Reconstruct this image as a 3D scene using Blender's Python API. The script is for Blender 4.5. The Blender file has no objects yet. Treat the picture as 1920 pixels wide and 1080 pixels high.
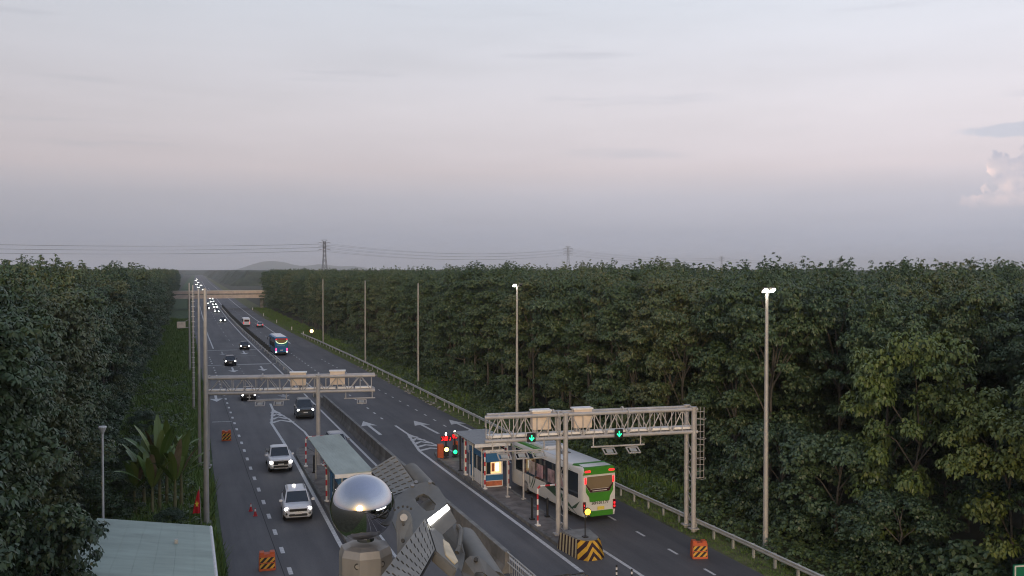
import bpy, bmesh, math, random
import numpy as np
from mathutils import Vector, Matrix

random.seed(7)
rng = np.random.default_rng(11)
SC = bpy.context.scene
COL = SC.collection
R = math.radians

# ------------------------------------------------------------------ camera
cam_data = bpy.data.cameras.new('camera')
cam_data.sensor_width = 36.0
cam_data.lens = 36.0 * 1750.0 / 1920.0
cam_data.clip_start = 0.05
cam_data.clip_end = 60000.0
cam = bpy.data.objects.new('camera', cam_data)
COL.objects.link(cam)
cam.location = (0, 0, 16.6)
cam.rotation_euler = (R(90 - 1.113), 0, R(-19.155))
SC.camera = cam

# ------------------------------------------------------------------ sky, sun, exposure
SUN_EL, SUN_AZ = R(8.0), R(200.0)      # low sun behind the camera (azimuth from +Y clockwise)
world = bpy.data.worlds.new('World')
SC.world = world
world.use_nodes = True
wn = world.node_tree.nodes
wl = world.node_tree.links
wn.clear()


def wnode(t, **kw):
    n = wn.new(t)
    for k, v in kw.items():
        setattr(n, k, v)
    return n


def wmath(op, a, b=None, clamp=False):
    n = wn.new('ShaderNodeMath')
    n.operation = op
    n.use_clamp = clamp
    for i, v in enumerate((a, b)):
        if v is None:
            continue
        if isinstance(v, (int, float)):
            n.inputs[i].default_value = v
        else:
            wl.new(v, n.inputs[i])
    return n.outputs[0]


def wramp(fac, stops):
    n = wn.new('ShaderNodeValToRGB')
    cr = n.color_ramp
    while len(cr.elements) < len(stops):
        cr.elements.new(0.5)
    for e, (p, c) in zip(cr.elements, stops):
        e.position = p
        e.color = (*c, 1) if not isinstance(c, (int, float)) else (c, c, c, 1)
    wl.new(fac, n.inputs[0])
    return n.outputs[0]


def wmix(fac, a, b, blend='MIX'):
    n = wn.new('ShaderNodeMix')
    n.data_type = 'RGBA'
    n.blend_type = blend
    for idx, v in ((0, fac), (6, a), (7, b)):
        if isinstance(v, (int, float)):
            n.inputs[idx].default_value = v
        elif isinstance(v, tuple):
            n.inputs[idx].default_value = (*v, 1)
        else:
            wl.new(v, n.inputs[idx])
    return n.outputs[2]


sky = wnode('ShaderNodeTexSky')
sky.sky_type = 'NISHITA'
sky.sun_disc = False
sky.sun_elevation = SUN_EL
sky.sun_rotation = SUN_AZ
sky.dust_density = 3.0
sky.air_density = 1.2
tc = wnode('ShaderNodeTexCoord')
sep = wnode('ShaderNodeSeparateXYZ')
wl.new(tc.outputs['Generated'], sep.inputs[0])
zc = sep.outputs[2]
# high thin overcast: colour by elevation
veil = wramp(wmath('MAXIMUM', zc, 0.0), [
    (0.0, (0.305, 0.322, 0.390)), (0.035, (0.318, 0.332, 0.402)), (0.075, (0.398, 0.390, 0.452)),
    (0.105, (0.520, 0.465, 0.500)), (0.16, (0.560, 0.522, 0.560)), (0.27, (0.545, 0.560, 0.618)),
    (0.42, (0.46, 0.51, 0.62)), (0.65, (0.32, 0.375, 0.51)), (1.0, (0.25, 0.305, 0.45))])
# long flat streaks of cloud
mapn = wnode('ShaderNodeMapping')
mapn.inputs['Scale'].default_value = (2.2, 2.2, 17.0)
wl.new(tc.outputs['Generated'], mapn.inputs[0])
n1 = wnode('ShaderNodeTexNoise')
n1.inputs['Scale'].default_value = 1.6
n1.inputs['Detail'].default_value = 6
n1.inputs['Roughness'].default_value = 0.55
wl.new(mapn.outputs[0], n1.inputs[0])
streak = wramp(n1.outputs[0], [(0.30, 0.95), (0.5, 1.0), (0.72, 1.04)])
veil = wmix(1.0, veil, streak, 'MULTIPLY')
mapd = wnode('ShaderNodeMapping')
mapd.inputs['Location'].default_value = (3.3, 1.1, 0.4)
mapd.inputs['Scale'].default_value = (3.0, 3.0, 42.0)
wl.new(tc.outputs['Generated'], mapd.inputs[0])
n2 = wnode('ShaderNodeTexNoise')
n2.inputs['Scale'].default_value = 1.5
n2.inputs['Detail'].default_value = 5
wl.new(mapd.outputs[0], n2.inputs[0])
dark = wramp(n2.outputs[0], [(0.60, 0.0), (0.74, 0.42)])
band = wramp(zc, [(0.03, 0.0), (0.09, 1.0), (0.22, 1.0), (0.3, 0.3)])
veil = wmix(wmath('MULTIPLY', dark, band), veil, (0.40, 0.40, 0.46))
# brighter toward the south-east (right), greyer to the left
dotr = wnode('ShaderNodeVectorMath', operation='DOT_PRODUCT')
wl.new(tc.outputs['Generated'], dotr.inputs[0])
dotr.inputs[1].default_value = (math.cos(R(19)), -math.sin(R(19)), 0)
lr = wramp(wmath('MULTIPLY_ADD', dotr.outputs['Value'], 0.5), [(0.0, 0.86), (1.0, 1.0)])
side = wn.new('ShaderNodeMapRange')
wl.new(dotr.outputs['Value'], side.inputs[0])
side.inputs[1].default_value = -0.6
side.inputs[2].default_value = 0.6
side.inputs[3].default_value = 0.78
side.inputs[4].default_value = 1.17
veil = wmix(1.0, veil, side.outputs[0], 'MULTIPLY')
# a cumulus tower low in the sky and a flat lens of cloud above it
cdir = Vector((math.sin(R(48.2)) , math.cos(R(48.2)), 0)).normalized()
cright = Vector((cdir.y, -cdir.x, 0))


def wdot(v):
    n = wnode('ShaderNodeVectorMath', operation='DOT_PRODUCT')
    wl.new(tc.outputs['Generated'], n.inputs[0])
    n.inputs[1].default_value = tuple(v)
    return n.outputs['Value']


cu = wdot(cright)
cf = wdot(cdir)
puff = wnode('ShaderNodeTexNoise')
puff.inputs['Scale'].default_value = 42
puff.inputs['Detail'].default_value = 6
puff.inputs['Roughness'].default_value = 0.6
wl.new(tc.outputs['Generated'], puff.inputs[0])
pz = wmath('SUBTRACT', puff.outputs[0], 0.5)
# tower: half ellipse in (u, z), edges eaten by the noise
eu = wmath('DIVIDE', wmath('SUBTRACT', cu, 0.030), 0.082)
ez = wmath('DIVIDE', wmath('SUBTRACT', zc, 0.062), 0.060)
rr = wmath('SQRT', wmath('ADD', wmath('MULTIPLY', eu, eu), wmath('MULTIPLY', ez, ez)))
rr = wmath('ADD', rr, wmath('MULTIPLY', pz, 1.5))
front = wmath('GREATER_THAN', cf, 0.5)
tower = wramp(rr, [(0.93, 1.0), (0.98, 0.0)])
tower = wmath('MULTIPLY', tower, front)
tower = wmath('MULTIPLY', tower, wramp(zc, [(0.058, 0.0), (0.080, 1.0)]))
puff2 = wnode('ShaderNodeTexNoise')
puff2.inputs['Scale'].default_value = 30
puff2.inputs['Detail'].default_value = 4
wl.new(tc.outputs['Generated'], puff2.inputs[0])
ccol = wramp(puff2.outputs[0], [(0.38, (0.43, 0.42, 0.50)), (0.5, (0.56, 0.50, 0.54)), (0.60, (0.82, 0.64, 0.62))])
veil = wmix(tower, veil, ccol)
lu = wmath('DIVIDE', wmath('SUBTRACT', cu, 0.020), 0.085)
lz = wmath('DIVIDE', wmath('SUBTRACT', zc, 0.131), 0.0085)
lr2 = wmath('SQRT', wmath('ADD', wmath('MULTIPLY', lu, lu), wmath('MULTIPLY', lz, lz)))
lr2 = wmath('ADD', lr2, wmath('MULTIPLY', pz, 0.8))
lens_c = wmath('MULTIPLY', wramp(lr2, [(0.8, 1.0), (1.05, 0.0)]), front)
veil = wmix(wmath('MULTIPLY', lens_c, 0.85), veil, (0.46, 0.47, 0.55))
# clear sky shows through near the sinking sun behind the camera
sdir = Vector((math.sin(SUN_AZ) * math.cos(SUN_EL), math.cos(SUN_AZ) * math.cos(SUN_EL), math.sin(SUN_EL)))
ds = wdot(sdir)
fac = wramp(wmath('MAXIMUM', ds, 0.0), [(0.0, 0.90), (0.5, 0.82), (0.9, 0.5), (1.0, 0.22)])
veil10 = wmix(1.0, veil, (10.0, 10.0, 10.0), 'MULTIPLY')
mixed = wmix(fac, sky.outputs[0], veil10)
bg = wnode('ShaderNodeBackground')
bg.inputs['Strength'].default_value = 0.10
wl.new(mixed, bg.inputs['Color'])
wout = wnode('ShaderNodeOutputWorld')
wl.new(bg.outputs[0], wout.inputs[0])

sun_data = bpy.data.lights.new('sun', 'SUN')
sun_data.energy = 0.95
sun_data.angle = R(22)
sun_data.color = (1.0, 0.86, 0.74)
sun = bpy.data.objects.new('sun', sun_data)
COL.objects.link(sun)
sun.rotation_euler = Vector(sdir).to_track_quat('Z', 'Y').to_euler()

SC.view_settings.view_transform = 'Standard'
SC.view_settings.look = 'None'
SC.view_settings.exposure = 0.50
SC.view_settings.gamma = 1.0
SC.view_settings.use_curve_mapping = False
SC.render.engine = 'CYCLES'
SC.cycles.use_denoising = True
SC.cycles.filter_width = 1.1
SC.cycles.max_bounces = 6
SC.cycles.diffuse_bounces = 3
SC.cycles.glossy_bounces = 3
SC.cycles.transmission_bounces = 2
SC.cycles.volume_bounces = 0
SC.cycles.caustics_reflective = False
SC.cycles.caustics_refractive = False

# ------------------------------------------------------------------ materials
MATS = {}


def mat(name, color, rough=0.6, metal=0.0, var=0.0, scale=3.0, spec=0.5, emit=0.0, ecol=None, bump=0.0, stretch=None, detail=4):
    if name in MATS:
        return MATS[name]
    m = bpy.data.materials.new(name)
    m.use_nodes = True
    nt = m.node_tree
    b = nt.nodes['Principled BSDF']
    b.inputs['Base Color'].default_value = (*color, 1)
    b.inputs['Roughness'].default_value = rough
    b.inputs['Metallic'].default_value = metal
    b.inputs['Specular IOR Level'].default_value = spec
    if emit:
        b.inputs['Emission Color'].default_value = (*(ecol or color), 1)
        b.inputs['Emission Strength'].default_value = emit
    if var or bump:
        t = nt.nodes.new('ShaderNodeTexCoord')
        mp = nt.nodes.new('ShaderNodeMapping')
        if stretch:
            mp.inputs['Scale'].default_value = stretch
        nt.links.new(t.outputs['Object'], mp.inputs[0])
        n = nt.nodes.new('ShaderNodeTexNoise')
        n.inputs['Scale'].default_value = scale
        n.inputs['Detail'].default_value = detail
        n.inputs['Roughness'].default_value = 0.62
        nt.links.new(mp.outputs[0], n.inputs[0])
        if var:
            r = nt.nodes.new('ShaderNodeValToRGB')
            lo = [max(0, c * (1 - var)) for c in color]
            hi = [min(1, c * (1 + var)) for c in color]
            r.color_ramp.elements[0].position = 0.3
            r.color_ramp.elements[0].color = (*lo, 1)
            r.color_ramp.elements[1].position = 0.7
            r.color_ramp.elements[1].color = (*hi, 1)
            nt.links.new(n.outputs[0], r.inputs[0])
            nt.links.new(r.outputs[0], b.inputs['Base Color'])
        if bump:
            bp = nt.nodes.new('ShaderNodeBump')
            bp.inputs['Strength'].default_value = bump
            bp.inputs['Distance'].default_value = 0.02
            nt.links.new(n.outputs[0], bp.inputs['Height'])
            nt.links.new(bp.outputs[0], b.inputs['Normal'])
    MATS[name] = m
    return m


def leaf_mat(name, cols, rough=0.42, rand=0.35, spec=0.5):
    """foliage: hue per tree, shade per leaf, slow drift across the crown"""
    m = bpy.data.materials.new(name)
    m.use_nodes = True
    nt = m.node_tree
    L = nt.links
    b = nt.nodes['Principled BSDF']
    b.inputs['Roughness'].default_value = rough
    b.inputs['Specular IOR Level'].default_value = spec
    g = nt.nodes.new('ShaderNodeNewGeometry')
    oi = nt.nodes.new('ShaderNodeObjectInfo')
    t = nt.nodes.new('ShaderNodeTexCoord')
    n = nt.nodes.new('ShaderNodeTexNoise')
    n.inputs['Scale'].default_value = 0.45
    n.inputs['Detail'].default_value = 2
    L.new(t.outputs['Object'], n.inputs[0])

    def mth(op, a, bb):
        q = nt.nodes.new('ShaderNodeMath')
        q.operation = op
        for i, v in enumerate((a, bb)):
            if isinstance(v, (int, float)):
                q.inputs[i].default_value = v
            else:
                L.new(v, q.inputs[i])
        return q.outputs[0]
    f = mth('ADD', mth('MULTIPLY', n.outputs[0], 0.5), mth('MULTIPLY', g.outputs['Random Per Island'], rand))
    f = mth('ADD', f, mth('MULTIPLY', oi.outputs['Random'], 0.48))
    r = nt.nodes.new('ShaderNodeValToRGB')
    cr = r.color_ramp
    while len(cr.elements) < len(cols):
        cr.elements.new(0.5)
    for e, (p, c) in zip(cr.elements, cols):
        e.position = p
        e.color = (*c, 1)
    L.new(f, r.inputs[0])
    L.new(r.outputs[0], b.inputs['Base Color'])
    MATS[name] = m
    return m


M_LEAF = leaf_mat('rubber_leaf', [(0.15, (0.022, 0.041, 0.018)), (0.45, (0.043, 0.077, 0.031)), (0.72, (0.063, 0.101, 0.036)), (1.0, (0.110, 0.118, 0.046))], rough=0.5)
M_LEAF_W = leaf_mat('wild_leaf', [(0.15, (0.038, 0.066, 0.018)), (0.5, (0.075, 0.115, 0.024)), (0.95, (0.135, 0.165, 0.034))], rough=0.5)
M_LEAF_V = leaf_mat('vine_leaf', [(0.15, (0.020, 0.040, 0.020)), (0.5, (0.038, 0.068, 0.030)), (0.95, (0.060, 0.096, 0.040))], rough=0.5)
M_WEED = leaf_mat('weed_leaf', [(0.15, (0.025, 0.050, 0.020)), (0.5, (0.045, 0.085, 0.028)), (0.95, (0.085, 0.120, 0.040))], rough=0.5)
M_GRASS = leaf_mat('grass_blade', [(0.15, (0.055, 0.115, 0.024)), (0.5, (0.090, 0.170, 0.034)), (0.95, (0.150, 0.200, 0.050))], rough=0.6, spec=0.25)
M_BANANA = leaf_mat('banana_leaf', [(0.15, (0.050, 0.105, 0.024)), (0.5, (0.085, 0.155, 0.030)), (0.95, (0.150, 0.190, 0.045))], rough=0.4, rand=0.4)
M_BARK = mat('bark', (0.085, 0.076, 0.062), 0.9, var=0.4, scale=6)
M_SOIL = mat('forest_soil', (0.055, 0.055, 0.032), 0.95, var=0.5, scale=0.2)
M_CONC = mat('concrete', (0.20, 0.195, 0.18), 0.85, var=0.35, scale=1.1, bump=0.2)
M_CONC_D = mat('stained_concrete', (0.13, 0.125, 0.115), 0.9, var=0.5, scale=0.7, bump=0.2)
M_GALV = mat('galvanised_steel', (0.46, 0.46, 0.44), 0.5, 0.35, var=0.18, scale=2.0)
M_POLE = mat('pole_steel', (0.42, 0.40, 0.375), 0.55, 0.25, var=0.15, scale=1.0)
M_GANT = mat('gantry_paint', (0.42, 0.40, 0.385), 0.55, 0.1, var=0.15, scale=1.5)
M_TRAY = mat('tray_white', (0.80, 0.77, 0.73), 0.5, var=0.1)
M_CAB = mat('cabinet_beige', (0.72, 0.60, 0.49), 0.55, var=0.12, scale=2)
M_WHITE = mat('road_white', (0.55, 0.54, 0.52), 0.7, var=0.22, scale=4)
M_WHITE_W = mat('road_white_worn', (0.30, 0.295, 0.285), 0.8, var=0.5, scale=7)
M_RED = mat('red_paint', (0.45, 0.02, 0.03), 0.5, var=0.15)
M_WP = mat('white_paint', (0.72, 0.70, 0.68), 0.5, var=0.1)
M_BLACK = mat('black_plastic', (0.012, 0.012, 0.013), 0.5)
M_RUB = mat('tyre_rubber', (0.018, 0.018, 0.018), 0.8)
M_RIM = mat('alloy_rim', (0.45, 0.45, 0.46), 0.35, 0.7)
M_GLASS = mat('dark_glass', (0.018, 0.024, 0.028), 0.06, spec=0.8)
M_CHROME = mat('chrome', (0.52, 0.52, 0.55), 0.02, 1.0)
M_TRIMCH = mat('bright_trim', (0.75, 0.74, 0.72), 0.2, 0.9)
M_PLATE = mat('plate_white', (0.75, 0.73, 0.68), 0.5)
M_PLATEY = mat('plate_yellow', (0.75, 0.60, 0.10), 0.5)
M_HEAD = mat('headlight_lit', (1, 1, 1), 0.3, emit=16.0, ecol=(1.0, 0.96, 0.90))
M_HEADF = mat('headlight_far', (1, 1, 1), 0.3, emit=22.0, ecol=(1.0, 0.96, 0.90))
M_DRL = mat('small_lamp_lit', (1, 1, 1), 0.3, emit=7.0, ecol=(1.0, 0.92, 0.78))
M_TAIL = mat('tail_light_lit', (0.6, 0.01, 0.02), 0.3, emit=1.25, ecol=(1.0, 0.025, 0.03))
M_TAILD = mat('tail_light', (0.45, 0.01, 0.02), 0.25, emit=0.25, ecol=(1.0, 0.05, 0.05))
M_AMBER = mat('amber_lamp_lit', (1, 0.5, 0.05), 0.3, emit=4.0, ecol=(1.0, 0.48, 0.03))
M_YEL = mat('yellow_lamp_lit', (1, 0.8, 0.2), 0.3, emit=5.0, ecol=(1.0, 0.72, 0.16))
M_GRN = mat('green_lamp_lit', (0.05, 1, 0.5), 0.3, emit=1.3, ecol=(0.01, 0.92, 0.30))
M_LEDR = mat('red_led', (1, 0.02, 0.02), 0.4, emit=1.8, ecol=(1.0, 0.015, 0.02))
M_FLOOD = mat('flood_lens_lit', (1, 1, 1), 0.3, emit=70.0, ecol=(1.0, 0.97, 0.86))
M_FIX = mat('floodlight_housing', (0.135, 0.128, 0.110), 0.5, 0.2, var=0.16, scale=14)
M_FPL = mat('slotted_plate_paint', (0.20, 0.19, 0.165), 0.5, 0.2, var=0.18, scale=16)
M_FIXD = mat('floodlight_dark', (0.035, 0.033, 0.03), 0.7)
M_STEEL = mat('sleeve_steel', (0.26, 0.25, 0.238), 0.45, 0.45, var=0.30, scale=9, stretch=(1, 1, 0.15))
M_ROOF = mat('roof_sheet', (0.32, 0.37, 0.325), 0.5, var=0.22, scale=1.3, stretch=(1, .18, 1), detail=7)
M_ROOFG = mat('green_roof_sheet', (0.275, 0.345, 0.29), 0.5, var=0.22, scale=1.1, stretch=(.25, 1, 1), detail=7)
M_ORANGE = mat('barrier_orange', (0.50, 0.095, 0.028), 0.6, var=0.15)
M_BLUE = mat('booth_blue', (0.028, 0.13, 0.28), 0.5, var=0.1)
M_RUST = mat('girder_pinkish', (0.50, 0.41, 0.355), 0.8, var=0.15, scale=0.6)

# ------------------------------------------------------------------ helpers


class MB:
    def __init__(s):
        s.v, s.f = [], []

    def add(s, vs, fs):
        o = len(s.v)
        s.v.extend([tuple(v) for v in vs])
        s.f.extend([tuple(i + o for i in f) for f in fs])

    def hexa(s, b, t):
        s.add(list(b) + list(t), [(3, 2, 1, 0), (4, 5, 6, 7), (0, 1, 5, 4), (1, 2, 6, 5), (2, 3, 7, 6), (3, 0, 4, 7)])

    def box(s, c, d, rz=0.0, M=None):
        x, y, z = d[0] / 2, d[1] / 2, d[2] / 2
        pts = [Vector((sx * x, sy * y, sz * z)) for sz in (-1, 1) for sx, sy in ((-1, -1), (1, -1), (1, 1), (-1, 1))]
        rot = M or Matrix.Rotation(rz, 3, 'Z')
        pts = [rot @ p + Vector(c) for p in pts]
        s.hexa(pts[:4], pts[4:])

    def bar(s, p0, p1, r, n=8, r2=None):
        p0, p1 = Vector(p0), Vector(p1)
        d = (p1 - p0)
        if d.length < 1e-6:
            return
        d.normalize()
        a = d.orthogonal().normalized()
        b = d.cross(a)
        r2 = r if r2 is None else r2
        ring = lambda p, q: [p + (a * math.cos(2 * math.pi * i / n) + b * math.sin(2 * math.pi * i / n)) * q for i in range(n)]
        vs = ring(p0, r) + ring(p1, r2)
        fs = [(i, (i + 1) % n, n + (i + 1) % n, n + i) for i in range(n)]
        fs += [tuple(range(n - 1, -1, -1)), tuple(range(n, 2 * n))]
        s.add(vs, fs)

    def path(s, pts, r, n=6):
        for a, b in zip(pts[:-1], pts[1:]):
            s.bar(a, b, r, n)

    def prism(s, poly, z0, z1):
        n = len(poly)
        vs = [(x, y, z0) for x, y in poly] + [(x, y, z1) for x, y in poly]
        fs = [tuple(range(n - 1, -1, -1)), tuple(range(n, 2 * n))] + [(i, (i + 1) % n, n + (i + 1) % n, n + i) for i in range(n)]
        s.add(vs, fs)

    def extrude(s, poly3, off):
        n = len(poly3)
        off = Vector(off)
        a = [Vector(p) for p in poly3]
        s.add(a + [p + off for p in a], [tuple(range(n - 1, -1, -1)), tuple(range(n, 2 * n))] + [(i, (i + 1) % n, n + (i + 1) % n, n + i) for i in range(n)])

    def loft(s, rings, cap=True):
        n = len(rings[0])
        vs = [p for r in rings for p in r]
        fs = []
        for k in range(len(rings) - 1):
            for i in range(n):
                j = (i + 1) % n
                fs.append((k * n + i, k * n + j, (k + 1) * n + j, (k + 1) * n + i))
        if cap:
            fs += [tuple(range(n - 1, -1, -1)), tuple(range((len(rings) - 1) * n, len(rings) * n))]
        s.add(vs, fs)

    def sphere(s, c, r, nu=14, nv=8, sc=(1, 1, 1)):
        vs, fs = [], []
        for j in range(nv + 1):
            th = math.pi * j / nv
            for i in range(nu):
                ph = 2 * math.pi * i / nu
                vs.append((c[0] + r * sc[0] * math.sin(th) * math.cos(ph), c[1] + r * sc[1] * math.sin(th) * math.sin(ph), c[2] + r * sc[2] * math.cos(th)))
        for j in range(nv):
            for i in range(nu):
                k = (i + 1) % nu
                fs.append((j * nu + i, (j + 1) * nu + i, (j + 1) * nu + k, j * nu + k))
        s.add(vs, fs)

    def mesh(s, name, m, smooth=False, bevel=0.0):
        me = bpy.data.meshes.new(name)
        me.from_pydata(s.v, [], s.f)
        bm = bmesh.new()
        bm.from_mesh(me)
        bmesh.ops.remove_doubles(bm, verts=bm.verts, dist=1e-5)
        bmesh.ops.recalc_face_normals(bm, faces=bm.faces)
        if bevel:
            es = [e for e in bm.edges if len(e.link_faces) == 2 and e.calc_face_angle(0) > 0.5]
            bmesh.ops.bevel(bm, geom=es, offset=bevel, segments=2, affect='EDGES', clamp_overlap=True)
        bm.to_mesh(me)
        bm.free()
        me.materials.append(m)
        if smooth:
            me.polygons.foreach_set('use_smooth', [True] * len(me.polygons))
            if smooth != 'all':
                me.set_sharp_from_angle(angle=R(38))
        return me

    def build(s, name, m, parent=None, smooth=False, bevel=0.0):
        return link(name, s.mesh(name, m, smooth, bevel), parent)


def link(name, me, parent=None):
    o = bpy.data.objects.new(name, me)
    COL.objects.link(o)
    if parent:
        o.parent = parent
    return o


def np_mesh(name, verts, quads, m, tris=False):
    k = 3 if tris else 4
    me = bpy.data.meshes.new(name)
    nv, nf = len(verts), len(quads)
    me.vertices.add(nv)
    me.vertices.foreach_set('co', np.asarray(verts, np.float32).ravel())
    me.loops.add(nf * k)
    me.loops.foreach_set('vertex_index', np.asarray(quads, np.int32).ravel())
    me.polygons.add(nf)
    me.polygons.foreach_set('loop_start', np.arange(nf, dtype=np.int32) * k)
    me.update(calc_edges=True)
    me.materials.append(m)
    return me


def tag(o, label=None, cat=None, group=None, kind=None):
    if label:
        o['label'] = label
    if cat:
        o['category'] = cat
    if group:
        o['group'] = group
    if kind:
        o['kind'] = kind
    return o


def thing(name, label, cat, loc=(0, 0, 0), rz=0.0, group=None):
    o = bpy.data.objects.new(name, None)
    o.empty_display_size = 0.3
    COL.objects.link(o)
    o.location = loc
    o.rotation_euler = (0, 0, rz)
    return tag(o, label, cat, group)


def dup(o, loc=None, rz=None, label=None, group=None, parent=None):
    c = o.copy()
    COL.objects.link(c)
    if parent:
        c.parent = parent
    if loc is not None:
        c.location = loc
    if rz is not None:
        c.rotation_euler = (0, 0, rz)
    if label:
        c['label'] = label
    if group:
        c['group'] = group
    for ch in list(o.children):
        dup(ch, parent=c)
    return c


def cyl_x(mb, c, r, w, n=20):
    mb.bar((c[0] - w / 2, c[1], c[2]), (c[0] + w / 2, c[1], c[2]), r, n)


CK_Y = [-300, 0, 45, 60, 80, 100, 130, 160, 200, 250, 330, 450, 700, 1000, 1600, 3200]
CK_X = [3.0, 0.8, 0.6, 0.4, 0.15, 0, -0.25, -0.6, -1.1, -1.7, -2.1, -1.8, -0.3, 1.5, 6, 20]


def CX(y):
    """gentle drift of the carriageway axis along the road"""
    return float(np.interp(y, CK_Y, CK_X))


def ribbon(fl, fr, ys, z):
    mb = MB()
    vs, fs = [], []
    for y in ys:
        vs += [(fl(y) + CX(y), y, z), (fr(y) + CX(y), y, z)]
    for i in range(len(ys) - 1):
        fs.append((2 * i, 2 * i + 1, 2 * i + 3, 2 * i + 2))
    mb.add(vs, fs)
    return mb


def interp(ks):
    ys, xs = zip(*ks)
    return lambda y: float(np.interp(y, ys, xs))


YS = list(range(-300, 60, 20)) + list(range(60, 460, 10)) + list(range(460, 1000, 45)) + list(range(1000, 3300, 150))

# ------------------------------------------------------------------ ground and road
g = MB()
g.add([(-11500, -11500, -0.06), (11500, -11500, -0.06), (11500, 11500, -0.06), (-11500, 11500, -0.06)], [(0, 1, 2, 3)])
tag(g.build('ground', M_SOIL), kind='structure')

L_EDGE = interp([(-300, 1.5), (60, 1.5), (100, 2.0), (160, 2.6), (230, 3.2), (3300, 3.4)])
R_EDGE = interp([(-300, 28.9), (55, 28.9), (100, 28.2), (168, 28.1), (230, 27.6), (330, 26.7), (3300, 26.6)])

M_ASPH = bpy.data.materials.new('asphalt')
M_ASPH.use_nodes = True
_nt = M_ASPH.node_tree
_b = _nt.nodes['Principled BSDF']
_b.inputs['Roughness'].default_value = 0.72
_b.inputs['Specular IOR Level'].default_value = 0.35
_t = _nt.nodes.new('ShaderNodeTexCoord')


def _noise(scale, stretch, detail=5):
    mp = _nt.nodes.new('ShaderNodeMapping')
    mp.inputs['Scale'].default_value = stretch
    _nt.links.new(_t.outputs['Object'], mp.inputs[0])
    n = _nt.nodes.new('ShaderNodeTexNoise')
    n.inputs['Scale'].default_value = scale
    n.inputs['Detail'].default_value = detail
    n.inputs['Roughness'].default_value = 0.65
    _nt.links.new(mp.outputs[0], n.inputs[0])
    return n.outputs[0]


def _ramp(f, a, b, lo, hi):
    r = _nt.nodes.new('ShaderNodeValToRGB')
    r.color_ramp.elements[0].position = a
    r.color_ramp.elements[1].position = b
    r.color_ramp.elements[0].color = (*lo, 1)
    r.color_ramp.elements[1].color = (*hi, 1)
    _nt.links.new(f, r.inputs[0])
    return r.outputs[0]


def _mul(a, b):
    n = _nt.nodes.new('ShaderNodeMix')
    n.data_type = 'RGBA'
    n.blend_type = 'MULTIPLY'
    n.inputs[0].default_value = 1
    _nt.links.new(a, n.inputs[6])
    _nt.links.new(b, n.inputs[7])
    return n.outputs[2]


_c = _ramp(_noise(0.55, (1, 0.05, 1)), 0.3, 0.7, (0.084, 0.081, 0.082), (0.136, 0.130, 0.128))    # wheel paths
_c = _mul(_c, _ramp(_noise(0.09, (1, 0.6, 1)), 0.35, 0.65, (0.76, 0.76, 0.78), (1.12, 1.11, 1.09)))  # patches
_c = _mul(_c, _ramp(_noise(0.35, (1.2, 0.16, 1), 6), 0.52, 0.66, (1, 1, 1), (0.80, 0.80, 0.81)))  # oil and rubber drips
_c = _mul(_c, _ramp(_noise(9, (1, 1, 1), 3), 0.3, 0.7, (0.88, 0.88, 0.88), (1.1, 1.1, 1.1)))        # grain
_nt.links.new(_c, _b.inputs['Base Color'])
road = tag(ribbon(L_EDGE, R_EDGE, YS, 0.0).build('road', M_ASPH), kind='structure')

M_VERGE = mat('verge_earth', (0.105, 0.108, 0.042), 0.95, var=0.55, scale=0.9)
M_VERGEL = mat('verge_grass_ground', (0.055, 0.085, 0.026), 0.95, var=0.5, scale=0.6)
tag(ribbon(lambda y: L_EDGE(y) - 9.5, lambda y: L_EDGE(y) + 0.02, YS, -0.03).build('grass_verge', M_VERGEL), kind='structure')
tag(ribbon(lambda y: R_EDGE(y) - 0.02, lambda y: R_EDGE(y) + 6.0, YS, -0.03).build('grass_verge', M_VERGE), kind='structure')


def line(name, fx, y0, y1, w=0.18, m=M_WHITE, z=0.006, step=8.0):
    n = max(1, int((y1 - y0) / step))
    ys = [y0 + (y1 - y0) * i / n for i in range(n + 1)]
    if not callable(fx):
        c = fx
        fx = lambda y: c
    ribbon(lambda y: fx(y) - w / 2, lambda y: fx(y) + w / 2, ys, z).build(name, m, road)


def stroke(name, pts, w, m=M_WHITE, z=0.006):
    """painted line through world points"""
    mb = MB()
    vs, fs = [], []
    P = [Vector((x, y)) for x, y in pts]
    for i, p in enumerate(P):
        d = (P[min(i + 1, len(P) - 1)] - P[max(i - 1, 0)]).normalized()
        nrm = Vector((-d.y, d.x)) * w / 2
        vs += [(*(p + nrm), z), (*(p - nrm), z)]
    for i in range(len(P) - 1):
        fs.append((2 * i, 2 * i + 1, 2 * i + 3, 2 * i + 2))
    mb.add(vs, fs)
    return mb.build(name, m, road)


# long lines
line('lane_line', 14.85, 40, 128, 0.24)
line('lane_line', interp([(128, 14.75), (200, 14.7), (300, 14.7), (3200, 14.7)]), 128, 1500, 0.28)
line('lane_line', interp([(205, 6.15), (330, 6.9), (1500, 6.9)]), 206, 1200, 0.25)
line('lane_line', interp([(130, 16.75), (1500, 16.6)]), 132, 900, 0.22)
line('lane_line', interp([(170, 22.6), (230, 23.2), (330, 23.4), (1500, 23.4)]), 215, 1500, 0.25)
line('lane_line', 16.9, 20, 60, 0.15)
for _x in (4.7, 8.7, 14.7, 17.0, 20.6, 24.3, 27.2):
    line('lane_line', _x, -190, 18, 0.22, step=16)


def dashes(fx, y0, y1, period, ln, w, m=M_WHITE):
    y = y0
    me = None
    while y < y1:
        o = None
        mb = MB()
        mb.add([(-w / 2, -ln / 2, 0), (w / 2, -ln / 2, 0), (w / 2, ln / 2, 0), (-w / 2, ln / 2, 0)], [(0, 1, 2, 3)])
        if me is None:
            me = mb.mesh('lane_dash', m)
        o = link('lane_dash', me, road)
        o.location = (fx(y) + CX(y), y, 0.006)
        y += period


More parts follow.
